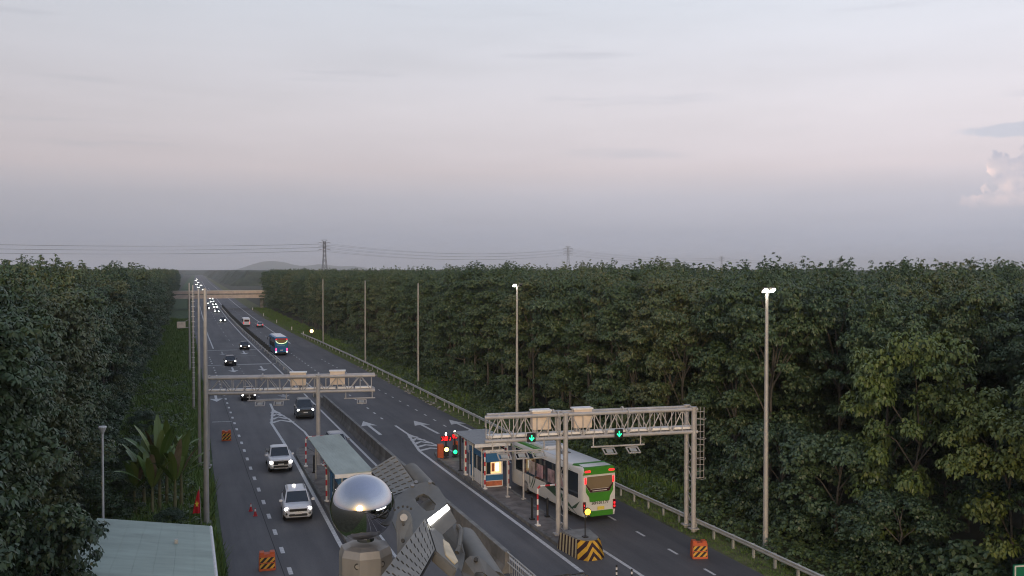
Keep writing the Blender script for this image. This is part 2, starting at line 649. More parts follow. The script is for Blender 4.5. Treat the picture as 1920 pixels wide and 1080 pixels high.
dashes(lambda y: 4.72, 40.2, 190, 4.05, 1.3, 0.24)
dashes(interp([(100, 20.4), (200, 20.3)]), 103, 190, 4.1, 1.1, 0.22)
dashes(interp([(40, 26.45), (52, 26.3), (104, 25.6), (128, 25.1), (170, 24.2)]), 36.7, 175, 3.95, 1.15, 0.17)
dashes(lambda y: 8.9, 126, 190, 4.1, 0.9, 0.2, M_WHITE_W)
dashes(lambda y: 10.6, 215, 420, 15, 5, 0.16, M_WHITE_W)
dashes(lambda y: 19.9, 195, 420, 15, 5, 0.16, M_WHITE_W)

# transverse bars across the left carriageway
for x0, x1, y, w, m in [(3.4, 14.4, 201.5, 1.2, M_WHITE_W), (2.9, 14.6, 170, 1.6, M_WHITE_W), (2.4, 4.45, 106.6, 0.5, M_WHITE_W), (7.6, 11.8, 123.4, 0.45, M_WHITE_W),
                        (8.4, 12.4, 187, 0.4, M_WHITE_W)]:
    stroke('stop_line', [(x0, y), (x1, y - 0.2)], w, m)

# gore in front of the left island
stroke('gore_line', [(9.58, 119.0), (9.45, 113.8)], 0.26)
stroke('gore_line', [(9.45, 113.8), (8.45, 103.6), (8.62, 92), (8.72, 81.3), (8.60, 57), (8.7, 36)], 0.26, z=0.010)
stroke('gore_line', [(9.45, 113.8), (10.55, 105.5), (11.2, 97.0), (11.25, 88), (11.2, 60), (11.3, 36)], 0.24, z=0.014)
for k in range(4):
    t = 0.27 + k * 0.235
    yl = 113.8 + (103.6 - 113.8) * t
    xl = 9.45 + (8.45 - 9.45) * t
    xr = 9.45 + (10.75 - 9.45) * t
    stroke('chevron_bar', [(xl, yl), ((xl + xr) / 2, yl + 1.5), (xr, yl - 0.2)], 0.62, z=0.018)
# gore in front of the right island
stroke('gore_line', [(20.8, 97.8), (20.92, 92.3)], 0.26)
stroke('gore_line', [(20.92, 92.3), (19.95, 83.2), (20.02, 74), (20.15, 65.4), (20.3, 55.1), (20.36, 46.9)], 0.26, z=0.010)
stroke('gore_line', [(20.92, 92.3), (21.9, 86.8), (22.75, 82.6), (22.9, 70), (22.98, 56), (23.16, 46.7), (23.3, 30)], 0.22, z=0.014)
for k in range(5):
    t = 0.22 + k * 0.19
    yl = 92.3 + (83.2 - 92.3) * t
    xl = 20.92 + (19.95 - 20.92) * t
    xr = 20.92 + (22.6 - 20.92) * t
    stroke('chevron_bar', [(xl, yl), ((xl + xr) / 2, yl + 0.9), (xr, yl - 0.1)], 0.55, z=0.018)


def arrow(x, y, L, s, yaw=0.0, m=M_WHITE):
    """painted straight arrow of length L pointing along s*Y"""
    w, hw, hl = 0.32, 0.85, L * 0.33
    pts = [(-w / 2, -L / 2), (w / 2, -L / 2), (w / 2, L / 2 - hl), (hw, L / 2 - hl * 1.12), (0, L / 2), (-hw, L / 2 - hl * 1.12), (-w / 2, L / 2 - hl)]
    mb = MB()
    mb.add([(px, py * s, 0.0) for px, py in pts], [(0, 1, 2, 6), (6, 2, 4), (2, 3, 4), (6, 4, 5)])
    o = mb.build('direction_arrow', m, road)
    o.location = (x, y, 0.007)
    o.rotation_euler = (0, 0, yaw)


arrow(18.15, 97.3, 9.0, 1, 0.02)
arrow(23.65, 95.9, 8.8, 1, 0.06)
arrow(27.5, 95.3, 8.8, 1, 0.06)
arrow(3.35, 127.0, 8.2, -1)
arrow(7.0, 161.5, 8.0, -1)
arrow(11.75, 162, 8.0, -1)
arrow(11.9, 127.5, 7.5, -1, 0, M_WHITE_W)
arrow(6.4, 194, 8.0, -1, 0, M_WHITE_W)
arrow(10.6, 194.5, 8.0, -1)
# seam in the asphalt beside the shoulder
line('road_seam', 4.35, 36, 130, 0.05, mat('seam_tar', (0.02, 0.02, 0.02), 0.8), 0.004)

# ------------------------------------------------------------------ islands
M_ISL = mat('island_paving', (0.155, 0.135, 0.12), 0.85, var=0.45, scale=1.3)
M_KERB = mat('kerb_concrete', (0.15, 0.145, 0.135), 0.9, var=0.4, scale=2)


def island(name, poly, label):
    i = MB()
    i.prism(poly, -0.02, 0.17)
    o = i.build(name, M_ISL, None, bevel=0.02)
    tag(o, kind='structure')
    n = len(poly)
    c = Vector((sum(p[0] for p in poly) / n, sum(p[1] for p in poly) / n))
    for a, b in zip(poly, poly[1:] + poly[:1]):
        a, b = Vector(a), Vector(b)
        L = (b - a).length
        k = max(1, int(L / 2.0))
        for j in range(k):
            p, q = a + (b - a) * (j + 0.01) / k, a + (b - a) * (j + 0.99) / k
            kb = MB()
            mid = (p + q) / 2
            kb.box((mid.x, mid.y, 0.09), ((q - p).length, 0.22, 0.24), math.atan2((b - a).y, (b - a).x))
            kb.build('kerb_stone', M_KERB, o, bevel=0.02)


island('traffic_island', [(9.05, 30), (10.95, 30), (10.95, 84), (10.4, 87.5), (9.5, 87.5), (9.05, 84)], '')
island('traffic_island', [(20.95, 50.6), (22.75, 50.6), (22.6, 79), (22.0, 81.5), (21.0, 81.5), (20.55, 78.5), (20.8, 62)], '')

# ------------------------------------------------------------------ haze
hz = MB()
hz.box((0, 0, 70), (23400, 23400, 143))
mh = bpy.data.materials.new('haze_air')
mh.use_nodes = True
mh.node_tree.nodes.clear()
pv = mh.node_tree.nodes.new('ShaderNodeVolumePrincipled')
pv.inputs['Color'].default_value = (0.86, 0.89, 0.95, 1)
pv.inputs['Density'].default_value = 0.00013
mo = mh.node_tree.nodes.new('ShaderNodeOutputMaterial')
mh.node_tree.links.new(pv.outputs[0], mo.inputs['Volume'])
tag(hz.build('haze', mh), kind='stuff')

# ------------------------------------------------------------------ hills and far canopy


def hill_mesh():
    mb = MB()
    nx, ny = 110, 14
    vs, fs = [], []
    r2 = np.random.default_rng(5)
    prof = [(0, 0), (0.08, 0.04), (0.17, 0.16), (0.23, 0.22), (0.31, 0.66), (0.37, 0.93), (0.42, 1.0), (0.49, 0.92), (0.55, 0.66), (0.60, 0.54),
            (0.66, 0.62), (0.70, 0.72), (0.76, 0.62), (0.83, 0.50), (0.90, 0.55), (0.96, 0.42), (1.0, 0.0)]
    px, pz = zip(*prof)
    for j in range(ny + 1):
        w = math.sin(math.pi * j / ny)
        for i in range(nx + 1):
            u = i / nx
            h = np.interp(u, px, pz) * 96 * w + r2.normal(0, 0.9) * w
            vs.append((70 + u * 1500, 8600 + (j - ny / 2) * 90 - 60 * u, -0.5 + h))
    for j in range(ny):
        for i in range(nx):
            a = j * (nx + 1) + i
            fs.append((a, a + 1, a + nx + 2, a + nx + 1))
    mb.add(vs, fs)
    return mb


tag(hill_mesh().build('hill', mat('hill_forest', (0.05, 0.075, 0.045), 0.9, var=0.4, scale=0.01), smooth=True), kind='structure')


def canopy(x0, x1, y0, y1, step, name):
    xs = np.arange(x0, x1, step)
    ys = np.arange(y0, y1, step)
    X, Y = np.meshgrid(xs, ys)
    r2 = np.random.default_rng(3)
    Z = 14.2 + r2.normal(0, 0.8, X.shape) + 0.5 * np.sin(X * 0.013) * np.sin(Y * 0.009)
    X = X + r2.normal(0, step * 0.25, X.shape)
    Y = Y + r2.normal(0, step * 0.25, X.shape)
    Z[0, :] = Z[-1, :] = -0.5
    Z[:, 0] = Z[:, -1] = -0.5
    nx = len(xs)
    v = np.stack([X, Y, Z], -1).reshape(-1, 3)
    j, i = np.meshgrid(np.arange(len(ys) - 1), np.arange(nx - 1), indexing='ij')
    a = (j * nx + i).ravel()
    q = np.stack([a, a + 1, a + nx + 1, a + nx], -1)
    me = np_mesh(name, v, q, mat('far_canopy', (0.042, 0.055, 0.034), 0.8, var=0.45, scale=0.12))
    tag(link(name, me), kind='stuff')


canopy(150, 1500, 300, 900, 7, 'far_wood')
canopy(47, 2200, 1000, 3000, 14, 'far_wood')
canopy(90, 700, 640, 1000, 9, 'far_wood')
canopy(-1500, -14, 900, 3000, 14, 'far_wood')
canopy(-1500, -110, 420, 900, 8, 'far_wood')
canopy(-4000, 7500, 3060, 8000, 40, 'far_wood')

# ------------------------------------------------------------------ rubber trees


def leaflets(cent, axis, k, ll, lw, droop, r):
    """k leaflets round every whorl centre; returns verts, quads"""
    n = len(cent)
    axis = axis / np.linalg.norm(axis, axis=1, keepdims=True)
    h = np.where(np.abs(axis[:, 2:3]) < 0.9, np.array([[0, 0, 1.0]]), np.array([[1.0, 0, 0]]))
    a = np.cross(axis, h)
    a /= np.linalg.norm(a, axis=1, keepdims=True)
    b = np.cross(axis, a)
    ph = r.uniform(0, 2 * np.pi, (n, 1)) + np.arange(k)[None] * 2 * np.pi / k + r.normal(0, 0.25, (n, k))
    dr = droop + r.normal(0, 0.28, (n, k))
    out = a[:, None] * np.cos(ph)[..., None] + b[:, None] * np.sin(ph)[..., None]
    d = out * np.cos(dr)[..., None] - axis[:, None] * np.sin(dr)[..., None]
    d[..., 2] -= 0.25
    d /= np.linalg.norm(d, axis=-1, keepdims=True)
    t = np.cross(d, axis[:, None] + r.normal(0, 0.2, (n, k, 3)))
    t /= np.linalg.norm(t, axis=-1, keepdims=True)
    L = (ll * r.uniform(0.7, 1.25, (n, k)))[..., None]
    W = (lw * r.uniform(0.8, 1.2, (n, k)))[..., None]
    p0 = cent[:, None] + d * L * 0.12
    m = cent[:, None] + d * L * 0.6
    tip = cent[:, None] + d * L * 1.1
    tip[..., 2] -= L[..., 0] * 0.12
    v = np.stack([p0, m + t * W, tip, m - t * W], 2).reshape(-1, 3)
    q = np.arange(len(v)).reshape(-1, 4)
    return v, q


def crown_mesh(name, seed, Rc, z0, z1, nl, nw, k, ll, lw, m, droop=0.45, lobe=(0.9, 1.7), taper=0.55, sprigs=0):
    r = np.random.default_rng(seed)
    zc_ = np.concatenate([r.uniform(0, 1, nl - nl // 3) ** 0.85, r.uniform(0.62, 1, nl // 3)])
    zz = z0 + 0.7 + (z1 - z0 - 1.3) * zc_
    prof = np.sqrt(np.clip(1 - np.abs((zc_ - 0.45) / 0.66) ** 2.6, 0.05, 1))
    rad = Rc * prof * np.sqrt(r.uniform(0.10, 1.0, nl))
    an = r.uniform(0, 2 * np.pi, nl)
    lc = np.stack([rad * np.cos(an), rad * np.sin(an), zz], -1)
    lr = r.uniform(*lobe, nl)
    d = r.normal(0, 1, (nl, nw, 3))
    d[..., 2] = np.abs(d[..., 2]) * 0.9 - 0.30
    d /= np.linalg.norm(d, axis=-1, keepdims=True)
    s = r.uniform(0.55, 1.08, (nl, nw, 1)) * lr[:, None, None]
    c = (lc[:, None] + d * s * np.array([1, 1, 0.60])).reshape(-1, 3)
    ax = (d * 0.6 + np.array([0, 0, 0.8]) + r.normal(0, 0.2, d.shape)).reshape(-1, 3)
    if sprigs:
        sa, sr = r.uniform(0, 2 * np.pi, sprigs), Rc * 0.75 * np.sqrt(r.uniform(0, 1, sprigs))
        sc_ = np.stack([sr * np.cos(sa), sr * np.sin(sa), z1 + r.uniform(-0.5, 1.25, sprigs) - 0.12 * sr], -1)
        n_ = 11
        up_ = np.linspace(-1.7, 0.0, n_)
        o_ = r.normal(0, 1, (sprigs, n_, 3)) * np.array([0.16, 0.16, 0.08])
        o_[..., :2] *= (1.4 + 0.6 * np.sin(np.linspace(0, 5, n_)))[None, :, None]
        o_[..., 2] += up_[None]
        c = np.concatenate([c, (sc_[:, None] + o_).reshape(-1, 3)])
        ax = np.concatenate([ax, np.tile([0, 0, 1.0], (sprigs * n_, 1)) + r.normal(0, 0.25, (sprigs * n_, 3))])
    v, q = leaflets(c, ax, k, ll, lw, droop, r)
    return np_mesh(name, v, q, m), lc


def trunk_mesh(seed, z1, lobes, r0=0.16):
    r = random.Random(seed)
    mb = MB()
    pts = [(0, 0, -0.2), (r.uniform(-.1, .1), r.uniform(-.1, .1), z1 * 0.3), (r.uniform(-.3, .3), r.uniform(-.3, .3), z1 * 0.55), (r.uniform(-.4, .4), r.uniform(-.4, .4), z1 * 0.82)]
    for i in range(3):
        mb.bar(pts[i], pts[i + 1], r0 * (1 - 0.25 * i), 7, r0 * (1 - 0.25 * (i + 1)))
    for c in lobes[::6]:
        f = min(0.8, max(0.25, c[2] / z1 - 0.28))
        k = f / 0.82 * 3
        i = min(2, int(k))
        a = Vector(pts[i]).lerp(Vector(pts[i + 1]), k - i)
        mid = a.lerp(Vector(c), 0.5) + Vector((0, 0, 0.35))
        mb.bar(a, mid, r0 * 0.42, 5, r0 * 0.28)
        mb.bar(mid, c, r0 * 0.28, 5, r0 * 0.1)
    return mb.mesh('trunk', M_BARK)


RUB = []
for s in range(6):
    cm, lc = crown_mesh('crown', 100 + s, 3.5, 0.9, 16.4, 56, 62, 7, 0.245, 0.060, M_LEAF, lobe=(0.7, 1.4), sprigs=10)
    RUB.append((cm, trunk_mesh(s, 15.5, lc)))
# thinner, taller variants that break the skyline
for s in range(2):
    cm, lc = crown_mesh('crown', 140 + s, 2.9, 3.0, 17.0, 46, 54, 7, 0.245, 0.060, M_LEAF, lobe=(0.55, 1.1), sprigs=20)
    RUB.append((cm, trunk_mesh(20 + s, 16.6, lc)))

spots = []


def in_view(x, y, pad):
    # horizontal wedge of the photograph, plus a margin
    ang = math.degrees(math.atan2(x, y)) if y > 0 else 999
    lo, hi = 19.155 - 28.8, 19.155 + 28.8
    m = math.degrees(math.atan2(pad, max(math.hypot(x, y), 1)))
    return lo - m < ang < hi + m


tr = np.random.default_rng(21)
for row in range(16):
    y = 22.0
    while y < 900:
        dist_step = 4.6 if y < 260 else 5.4
        x = (36.6 if y < 330 else np.interp(y, [330, 450, 900], [35.5, 34, 37])) + CX(y) + row * 4.7 + tr.normal(0, 0.55)
        yy = y + tr.normal(0, 0.7) + (row % 2) * 2.3
        if in_view(x, yy, 9) and (row < 9 or yy < 260) and (yy < 415 or x > 0.085 * yy):
            spots.append((x, yy, row))
        y += dist_step
for row in range(13):
    y = 24.0
    while y < 900:
        x = -9.9 + CX(min(y, 330)) + np.interp(y, [0, 70, 160, 330, 900], [0, 0.4, 1.9, 3.4, 2.0]) - row * 4.7 + tr.normal(0, 0.5)
        yy = y + tr.normal(0, 0.7) + (row % 2) * 2.3
        if in_view(x, yy, 9) and (row < 7 or yy < 240):
            spots.append((x, yy, row))
        y += 4.6 if y < 260 else 5.4
# keep clear of the service building, the speaker mast, the direction sign and the bushy trees
CLEAR = [(-0.6, 45, 4.4), (-4.85, 60.2, 2.2), (37.4, 31.6, 3.6), (38.0, 42.8, 4.2), (39.2, 36.0, 3.4), (35.6, 50.0, 3.2)]
spots = [s for s in spots if all(math.hypot(s[0] - cx, s[1] - cy) > r for cx, cy, r in CLEAR)]
spots += [(-8.3, 38.5, 0), (-8.4, 44.2, 0)]
spots.sort(key=lambda s: math.hypot(s[0], s[1]) * (1 + 0.45 * s[2]))
solo, mass = spots[:285], spots[285:]
LAB_R = 'tall dark green rubber tree in the dense plantation right of the expressway'
LAB_L = 'tall dark green rubber tree in the dense plantation left of the expressway'
for i, (x, y, row) in enumerate(solo):
    k = int(tr.integers(0, 6)) if tr.uniform() < 0.9 else int(tr.integers(6, 8))
    right = x > 15
    t = thing('rubber_tree', LAB_R if right else LAB_L, 'tree', (x, y, -0.05), tr.uniform(0, 6.28), 'rubber trees right of the expressway' if right else 'rubber trees left of the expressway')
    sc = tr.normal(0.975, 0.036) * float(np.interp(math.hypot(x, y), [45, 110, 180, 260], [0.955, 1.0, 0.97, 0.945]))
    t.scale = (sc * tr.uniform(0.92, 1.12),) * 2 + (sc,)
    link('trunk', RUB[k][1], t)
    link('crown', RUB[k][0], t)

mass += [(37.5 + 5 * i + tr.normal(0, .6), -150 + 6 * j + tr.normal(0, .8), 0) for i in range(4) for j in range(28)]
mass += [(x_ + tr.normal(0, 1), -270 - 6 * j + tr.normal(0, 1), 0) for x_ in range(-260, 260, 6) if not -2 < x_ < 34 for j in range(2)]
# the rest of the plantation: one mass
mv = np.array([(x, y, -0.05) for x, y, _ in mass], np.float32)
pm = bpy.data.meshes.new('rubber_plantation')
pm.vertices.add(len(mv))
pm.vertices.foreach_set('co', mv.ravel())
for nm, tp, arr in [('variant', 'INT', np.where(tr.uniform(size=len(mv)) < 0.86, tr.integers(0, 6, len(mv)), tr.integers(6, 8, len(mv)))),
                    ('turn', 'FLOAT', tr.uniform(0, 6.28, len(mv))), ('size', 'FLOAT', np.clip(tr.normal(0.972, 0.04, len(mv)), 0.88, 1.06) * np.interp(np.hypot(mv[:, 0], mv[:, 1]), [45, 110, 180, 260], [0.955, 1.0, 0.97, 0.945]))]:
    at = pm.attributes.new(nm, tp, 'POINT')
    at.data.foreach_set('value', np.asarray(arr, np.int32 if tp == 'INT' else np.float32))
po = link('rubber_plantation', pm)
tag(po, kind='stuff')
ng = bpy.data.node_groups.new('plantation_nodes', 'GeometryNodeTree')
ng.interface.new_socket('Geometry', in_out='INPUT', socket_type='NodeSocketGeometry')
ng.interface.new_socket('Geometry', in_out='OUTPUT', socket_type='NodeSocketGeometry')
gi, go = ng.nodes.new('NodeGroupInput'), ng.nodes.new('NodeGroupOutput')
jn = ng.nodes.new('GeometryNodeJoinGeometry')


def nattr(name, tp):
    n = ng.nodes.new('GeometryNodeInputNamedAttribute')
    n.data_type = tp
    n.inputs['Name'].default_value = name
    return n.outputs['Attribute']


a_var, a_turn, a_size = nattr('variant', 'INT'), nattr('turn', 'FLOAT'), nattr('size', 'FLOAT')
cmb = ng.nodes.new('ShaderNodeCombineXYZ')
ng.links.new(a_turn, cmb.inputs[2])
crowns = {}
for o in list(COL.objects):
    if o.name.startswith('crown') and o.data not in crowns:
        crowns[o.data] = o
for k in range(8):
    src = crowns.get(RUB[k][0])
    if src is None:
        continue
    oi = ng.nodes.new('GeometryNodeObjectInfo')
    oi.inputs['Object'].default_value = src
    oi.transform_space = 'ORIGINAL'
    ins = ng.nodes.new('GeometryNodeInstanceOnPoints')
    cp = ng.nodes.new('FunctionNodeCompare')
    cp.data_type = 'INT'
    cp.operation = 'EQUAL'
    ng.links.new(a_var, cp.inputs[2])
    cp.inputs[3].default_value = k
    ng.links.new(gi.outputs[0], ins.inputs['Points'])
    ng.links.new(cp.outputs[0], ins.inputs['Selection'])
    ng.links.new(oi.outputs['Geometry'], ins.inputs['Instance'])
    ng.links.new(cmb.outputs[0], ins.inputs['Rotation'])
    ng.links.new(a_size, ins.inputs['Scale'])
    ng.links.new(ins.outputs[0], jn.inputs[0])
ng.links.new(jn.outputs[0], go.inputs[0])
md = po.modifiers.new('plantation', 'NODES')
md.node_group = ng

# bushy wild trees at the plantation's right edge
BUSH = [crown_mesh('crown', 200 + s, 3.6, 0.4, 10.4, 48, 60, 5, 0.25, 0.080, M_LEAF_W, droop=0.3, lobe=(0.7, 1.4)) for s in range(2)]
VINE = [crown_mesh('crown', 210 + s, 3.4, 0.1, 6.8, 36, 70, 5, 0.23, 0.085, M_LEAF_V, droop=0.3, lobe=(0.8, 1.5)) for s in range(2)]
for nm, src, x, y, s, lab in [
        ('bushy_tree', BUSH[0], 38.6, 42.3, (0.92, 0.92, 1.30), 'tall yellow-green bushy tree right of the near lamp post, its top below the plantation'),
        ('bushy_tree', BUSH[1], 39.2, 35.9, (0.88, 0.88, 1.10), 'yellow-green bushy tree at the right edge of the view above the direction sign'),
        ('vine_covered_tree', VINE[0], 35.9, 50.8, (0.85, 0.85, 1.02), 'low dark green vine-draped tree just left behind the right lamp post'),
        ('vine_covered_tree', VINE[1], 36.1, 45.6, (0.95, 0.95, 1.02), 'rounded grey-green vine-draped thicket right of the near lamp post'),
        ('vine_covered_tree', VINE[0], 35.9, 40.2, (0.75, 0.75, 0.70), 'small vine-covered shrub low beside the guardrail end near the green sign'),
        ('vine_covered_tree', VINE[1], -5.9, 40.6, (0.80, 0.80, 1.08), 'leafy dark tree overhanging the left edge of the pale green roof'),
        ('vine_covered_tree', VINE[0], 41.8, 36.6, (0.9, 0.9, 1.05), 'dark vine-draped tree directly behind the green direction sign'),
        ('vine_covered_tree', VINE[1], 37.4, 63.5, (0.75, 0.75, 0.8), 'dark shrub at the plantation edge behind the right gantry leg')]:
    t = thing(nm, lab, 'tree', (x, y, -0.05), x * 3.1)
    t.scale = s
    link('trunk', trunk_mesh(int(x * 10), 6.5, src[1], 0.13), t)
    link('crown', src[0], t)

# ------------------------------------------------------------------ ground plants


def tufts(n, fx, y0, y1, h, seed, name, m, blades=5, ypow=1.0, zf=None):
    r = np.random.default_rng(seed)
    y = y0 + (y1 - y0) * r.uniform(0, 1, n) ** ypow
    lo_hi = np.array([fx(v) for v in y])
    u = r.uniform(0, 1, n)
    x = lo_hi[:, 0] + (lo_hi[:, 1] - lo_hi[:, 0]) * u + np.array([CX(v) for v in y])
    z = np.zeros(n) - 0.03 if zf is None else zf(u)
    c = np.stack([x, y, z], -1)
    an = r.uniform(0, 2 * np.pi, (n, blades))
    ln = h * r.uniform(0.5, 1.3, (n, blades)) * np.clip(1 + 0.5 * np.sin(x * 0.9) * np.sin(y * 0.37), 0.5, 1.6)[:, None]
    lean = r.uniform(0.15, 0.9, (n, blades))
    d = np.stack([np.cos(an) * np.sin(lean), np.sin(an) * np.sin(lean), np.cos(lean)], -1)
    s = np.stack([-np.sin(an), np.cos(an), 0 * an], -1) * (h * 0.10)
    base = c[:, None] + np.stack([np.cos(an), np.sin(an), 0 * an], -1) * 0.08
    tip = base + d * ln[..., None]
    v = np.stack([base - s, base + s, tip], 2).reshape(-1, 3)
    me = np_mesh(name, v, np.arange(len(v)).reshape(-1, 3), m, tris=True)
    return tag(link(name, me), kind='stuff')


tufts(26000, lambda y: (L_EDGE(y) - 8.5, L_EDGE(y) - 0.35), 42, 330, 0.75, 1, 'tall_grass', M_GRASS, ypow=1.7)
tufts(9000, lambda y: (R_EDGE(y) + 0.1, R_EDGE(y) + 2.2), 34, 330, 0.16, 2, 'short_grass', M_GRASS, ypow=1.8)
tufts(7000, lambda y: (R_EDGE(y) + 1.6, R_EDGE(y) + 8), 60, 420, 0.6, 3, 'roadside_grass', M_GRASS, ypow=1.6)


def ground_cover(n, x0, x1, y0, y1, seed, name):
    r = np.random.default_rng(seed)
    y = y0 + (y1 - y0) * r.uniform(0, 1, n) ** 1.5
    x = r.uniform(x0, x1, n) + np.array([CX(v) for v in y])
    hh = r.uniform(0.1, 0.55, n) * np.clip(1.2 + 0.8 * np.sin(x * 1.7) * np.sin(y * 0.8), 0.4, 2.0)
    c = np.stack([x, y, hh], -1)
    ax = np.stack([r.normal(0, 0.3, n), r.normal(0, 0.3, n), np.ones(n)], -1)
    v, q = leaflets(c, ax, 6, 0.26, 0.085, 0.2, r)
    tag(link(name, np_mesh(name, v, q, M_WEED)), kind='stuff')


ground_cover(9500, 30.6, 37.0, 28, 200, 4, 'roadside_weeds')
ground_cover(5000, -7.0, 0.2, 48, 150, 5, 'roadside_weeds')

def undergrowth(n, fx, y0, y1, hmax, seed):
    r = np.random.default_rng(seed)
    y = y0 + (y1 - y0) * r.uniform(0, 1, n) ** 1.6
    lh = np.array([fx(v) for v in y])
    x = lh[:, 0] + (lh[:, 1] - lh[:, 0]) * r.uniform(0, 1, n)
    hump = np.clip(0.55 + 0.45 * np.sin(x * 1.3 + y * 0.5) + 0.35 * np.sin(y * 1.1), 0.15, 1.3)
    c = np.stack([x, y, hmax * hump * r.uniform(0.05, 1, n) ** 0.6], -1)
    ax = np.stack([r.normal(0, 0.4, n), r.normal(0, 0.4, n), np.ones(n)], -1)
    v, q = leaflets(c, ax, 6, 0.34, 0.11, 0.3, r)
    tag(link('undergrowth', np_mesh('undergrowth', v, q, M_LEAF_V)), kind='stuff')


undergrowth(12000, lambda y: (34.2 + CX(y), 38.5 + CX(y)), 34, 240, 2.6, 61)
undergrowth(12000, lambda y: (-14.0 + CX(y), -6.6 + CX(y)), 36, 200, 2.6, 62)

# low wild bushes on the left bank
for i, (x, y, s) in enumerate([(-3.2, 72, 0.42), (-4.6, 82, 0.5), (-1.2, 62.5, 0.26), (-5.0, 66.5, 0.55), (-4.2, 101, 0.4), (-2.6, 90, 0.3)]):
    t = thing('bush', ['leafy bush on the left grass bank just behind the banana clump', 'rounded dark bush at the foot of the left trees beyond the banana clump',
                       'small low bush beside the base of the near left lamp post', 'dark bush beside the slim white mast left of the banana clump',
                       'bush on the left grass bank farthest up the road', 'small bush on the left bank between the banana clump and the gantry'][i], 'bush', (x, y, -0.05), i * 1.3)
    t.scale = (s, s, s * 0.9)
    link('crown', VINE[i % 2][0], t)


def banana(x, y, rz, n, hh, label):
    t = thing('banana_plant', label, 'plant', (x, y, 0), rz, 'banana plants behind the service building')
    r = random.Random(int(x * 100))
    st = MB()
    st.bar((0, 0, -0.1), (0.05, 0, hh * 0.5), 0.14, 9, 0.08)
    st.build('stem', mat('banana_stem', (0.16, 0.15, 0.07), 0.7, var=0.3), t, smooth=True)
    for k in range(n):
        az = 2 * math.pi * k / n + r.uniform(-.3, .3)
        ln, el = hh * r.uniform(0.42, 0.62), (r.uniform(1.15, 1.5) if k % 3 else r.uniform(0.75, 1.1))
        lf = MB()
        rings = []
        p = Vector((0, 0, hh * 0.45))
        dirh = Vector((math.cos(az), math.sin(az), 0))
        sd = Vector((-math.sin(az), math.cos(az), 0))
        N = 9
        for j in range(N + 1):
            u = j / N
            w = 0.02 if u < 0.15 else 0.30 * math.sin(math.pi * min(1, (u - 0.1) / 0.93)) ** 0.6 * r.uniform(0.88, 1.0)
            rings.append((p.copy(), w))
            e = el - 1.1 * u * u * (1.6 - el)
            p += (dirh * math.cos(e) + Vector((0, 0, math.sin(e)))) * ln / N
        vs, fs = [], []
        for q, w in rings:
            vs += [q + sd * w + Vector((0, 0, w * 0.25)), q, q - sd * w + Vector((0, 0, w * 0.25))]
        for j in range(N):
            a = 3 * j
            fs += [(a, a + 1, a + 4, a + 3), (a + 1, a + 2, a + 5, a + 4)]
        lf.add(vs, fs)
        lf.build('leaf', M_BANANA if k % 7 != 5 else M_DRY, t)


M_DRY = mat('dry_banana_leaf', (0.16, 0.115, 0.06), 0.8, var=0.3)
banana(-1.9, 66.8, 0.3, 9, 6.6, 'tallest banana plant with broad upright yellow-green leaves behind the green roof')
banana(-0.9, 65.6, 1.4, 8, 5.2, 'banana plant nearest the lamp posts behind the green roof')
banana(-2.9, 68.0, 2.2, 8, 5.4, 'banana plant with leaning leaves at the left of its clump')
banana(-2.3, 65.4, 1.0, 8, 4.6, 'short banana plant at the front of the clump above the roof edge')
banana(-3.4, 66.6, 2.9, 7, 4.2, 'short banana plant nearest the slim white mast')
banana(-0.5, 67.6, 2.0, 8, 5.6, 'upright banana plant at the right back of the clump')
banana(-1.5, 69.3, 0.9, 7, 6.0, 'banana plant at the back of the clump on the grass bank')

# loose stones along the right shoulder
stn = MB()
for i in range(60):
    y = random.uniform(104, 160)
    x = R_EDGE(y) + CX(y) + random.uniform(-0.2, 0.8)
    s = random.uniform(0.08, 0.24)
    stn.sphere((x, y, s * 0.3), s, 6, 4, (1, random.uniform(0.7, 1.3), 0.6))
tag(stn.build('rubble', mat('stone', (0.25, 0.24, 0.22), 0.9, var=0.3)), kind='stuff')

# ------------------------------------------------------------------ median
wall = thing('median_barrier', 'grey stained concrete wall dividing the two carriageways beside the booth', 'barrier', (0, 0, 0))
PROF = [(-0.36, 0), (0.36, 0), (0.30, 0.16), (0.15, 0.45), (0.11, 1.15), (-0.11, 1.15), (-0.15, 0.45), (-0.30, 0.16)]
y = 48.0
while y < 122:
    y1 = y + 3.96
    sg = MB()
    h = 1.0 if y < 114 else max(0.35, 1 - (y - 110) / 16)
    xa, xb = 15.85 + CX(y), 15.85 + CX(y1)
    sg.loft([[(xa + px, y, pz * h) for px, pz in PROF], [(xb + px, y1, pz * h) for px, pz in PROF]])
    sg.build('wall_segment', M_CONC_D, wall, bevel=0.012)
    cpb = MB()
    cpb.hexa([(xa - .13, y, 1.152 * h), (xa + .13, y, 1.152 * h), (xb + .13, y1, 1.152 * h), (xb - .13, y1, 1.152 * h)],
             [(xa - .13, y, 1.152 * h + .05), (xa + .13, y, 1.152 * h + .05), (xb + .13, y1, 1.152 * h + .05), (xb - .13, y1, 1.152 * h + .05)])
    cpb.build('coping', M_CONC, wall)
    y += 4.0

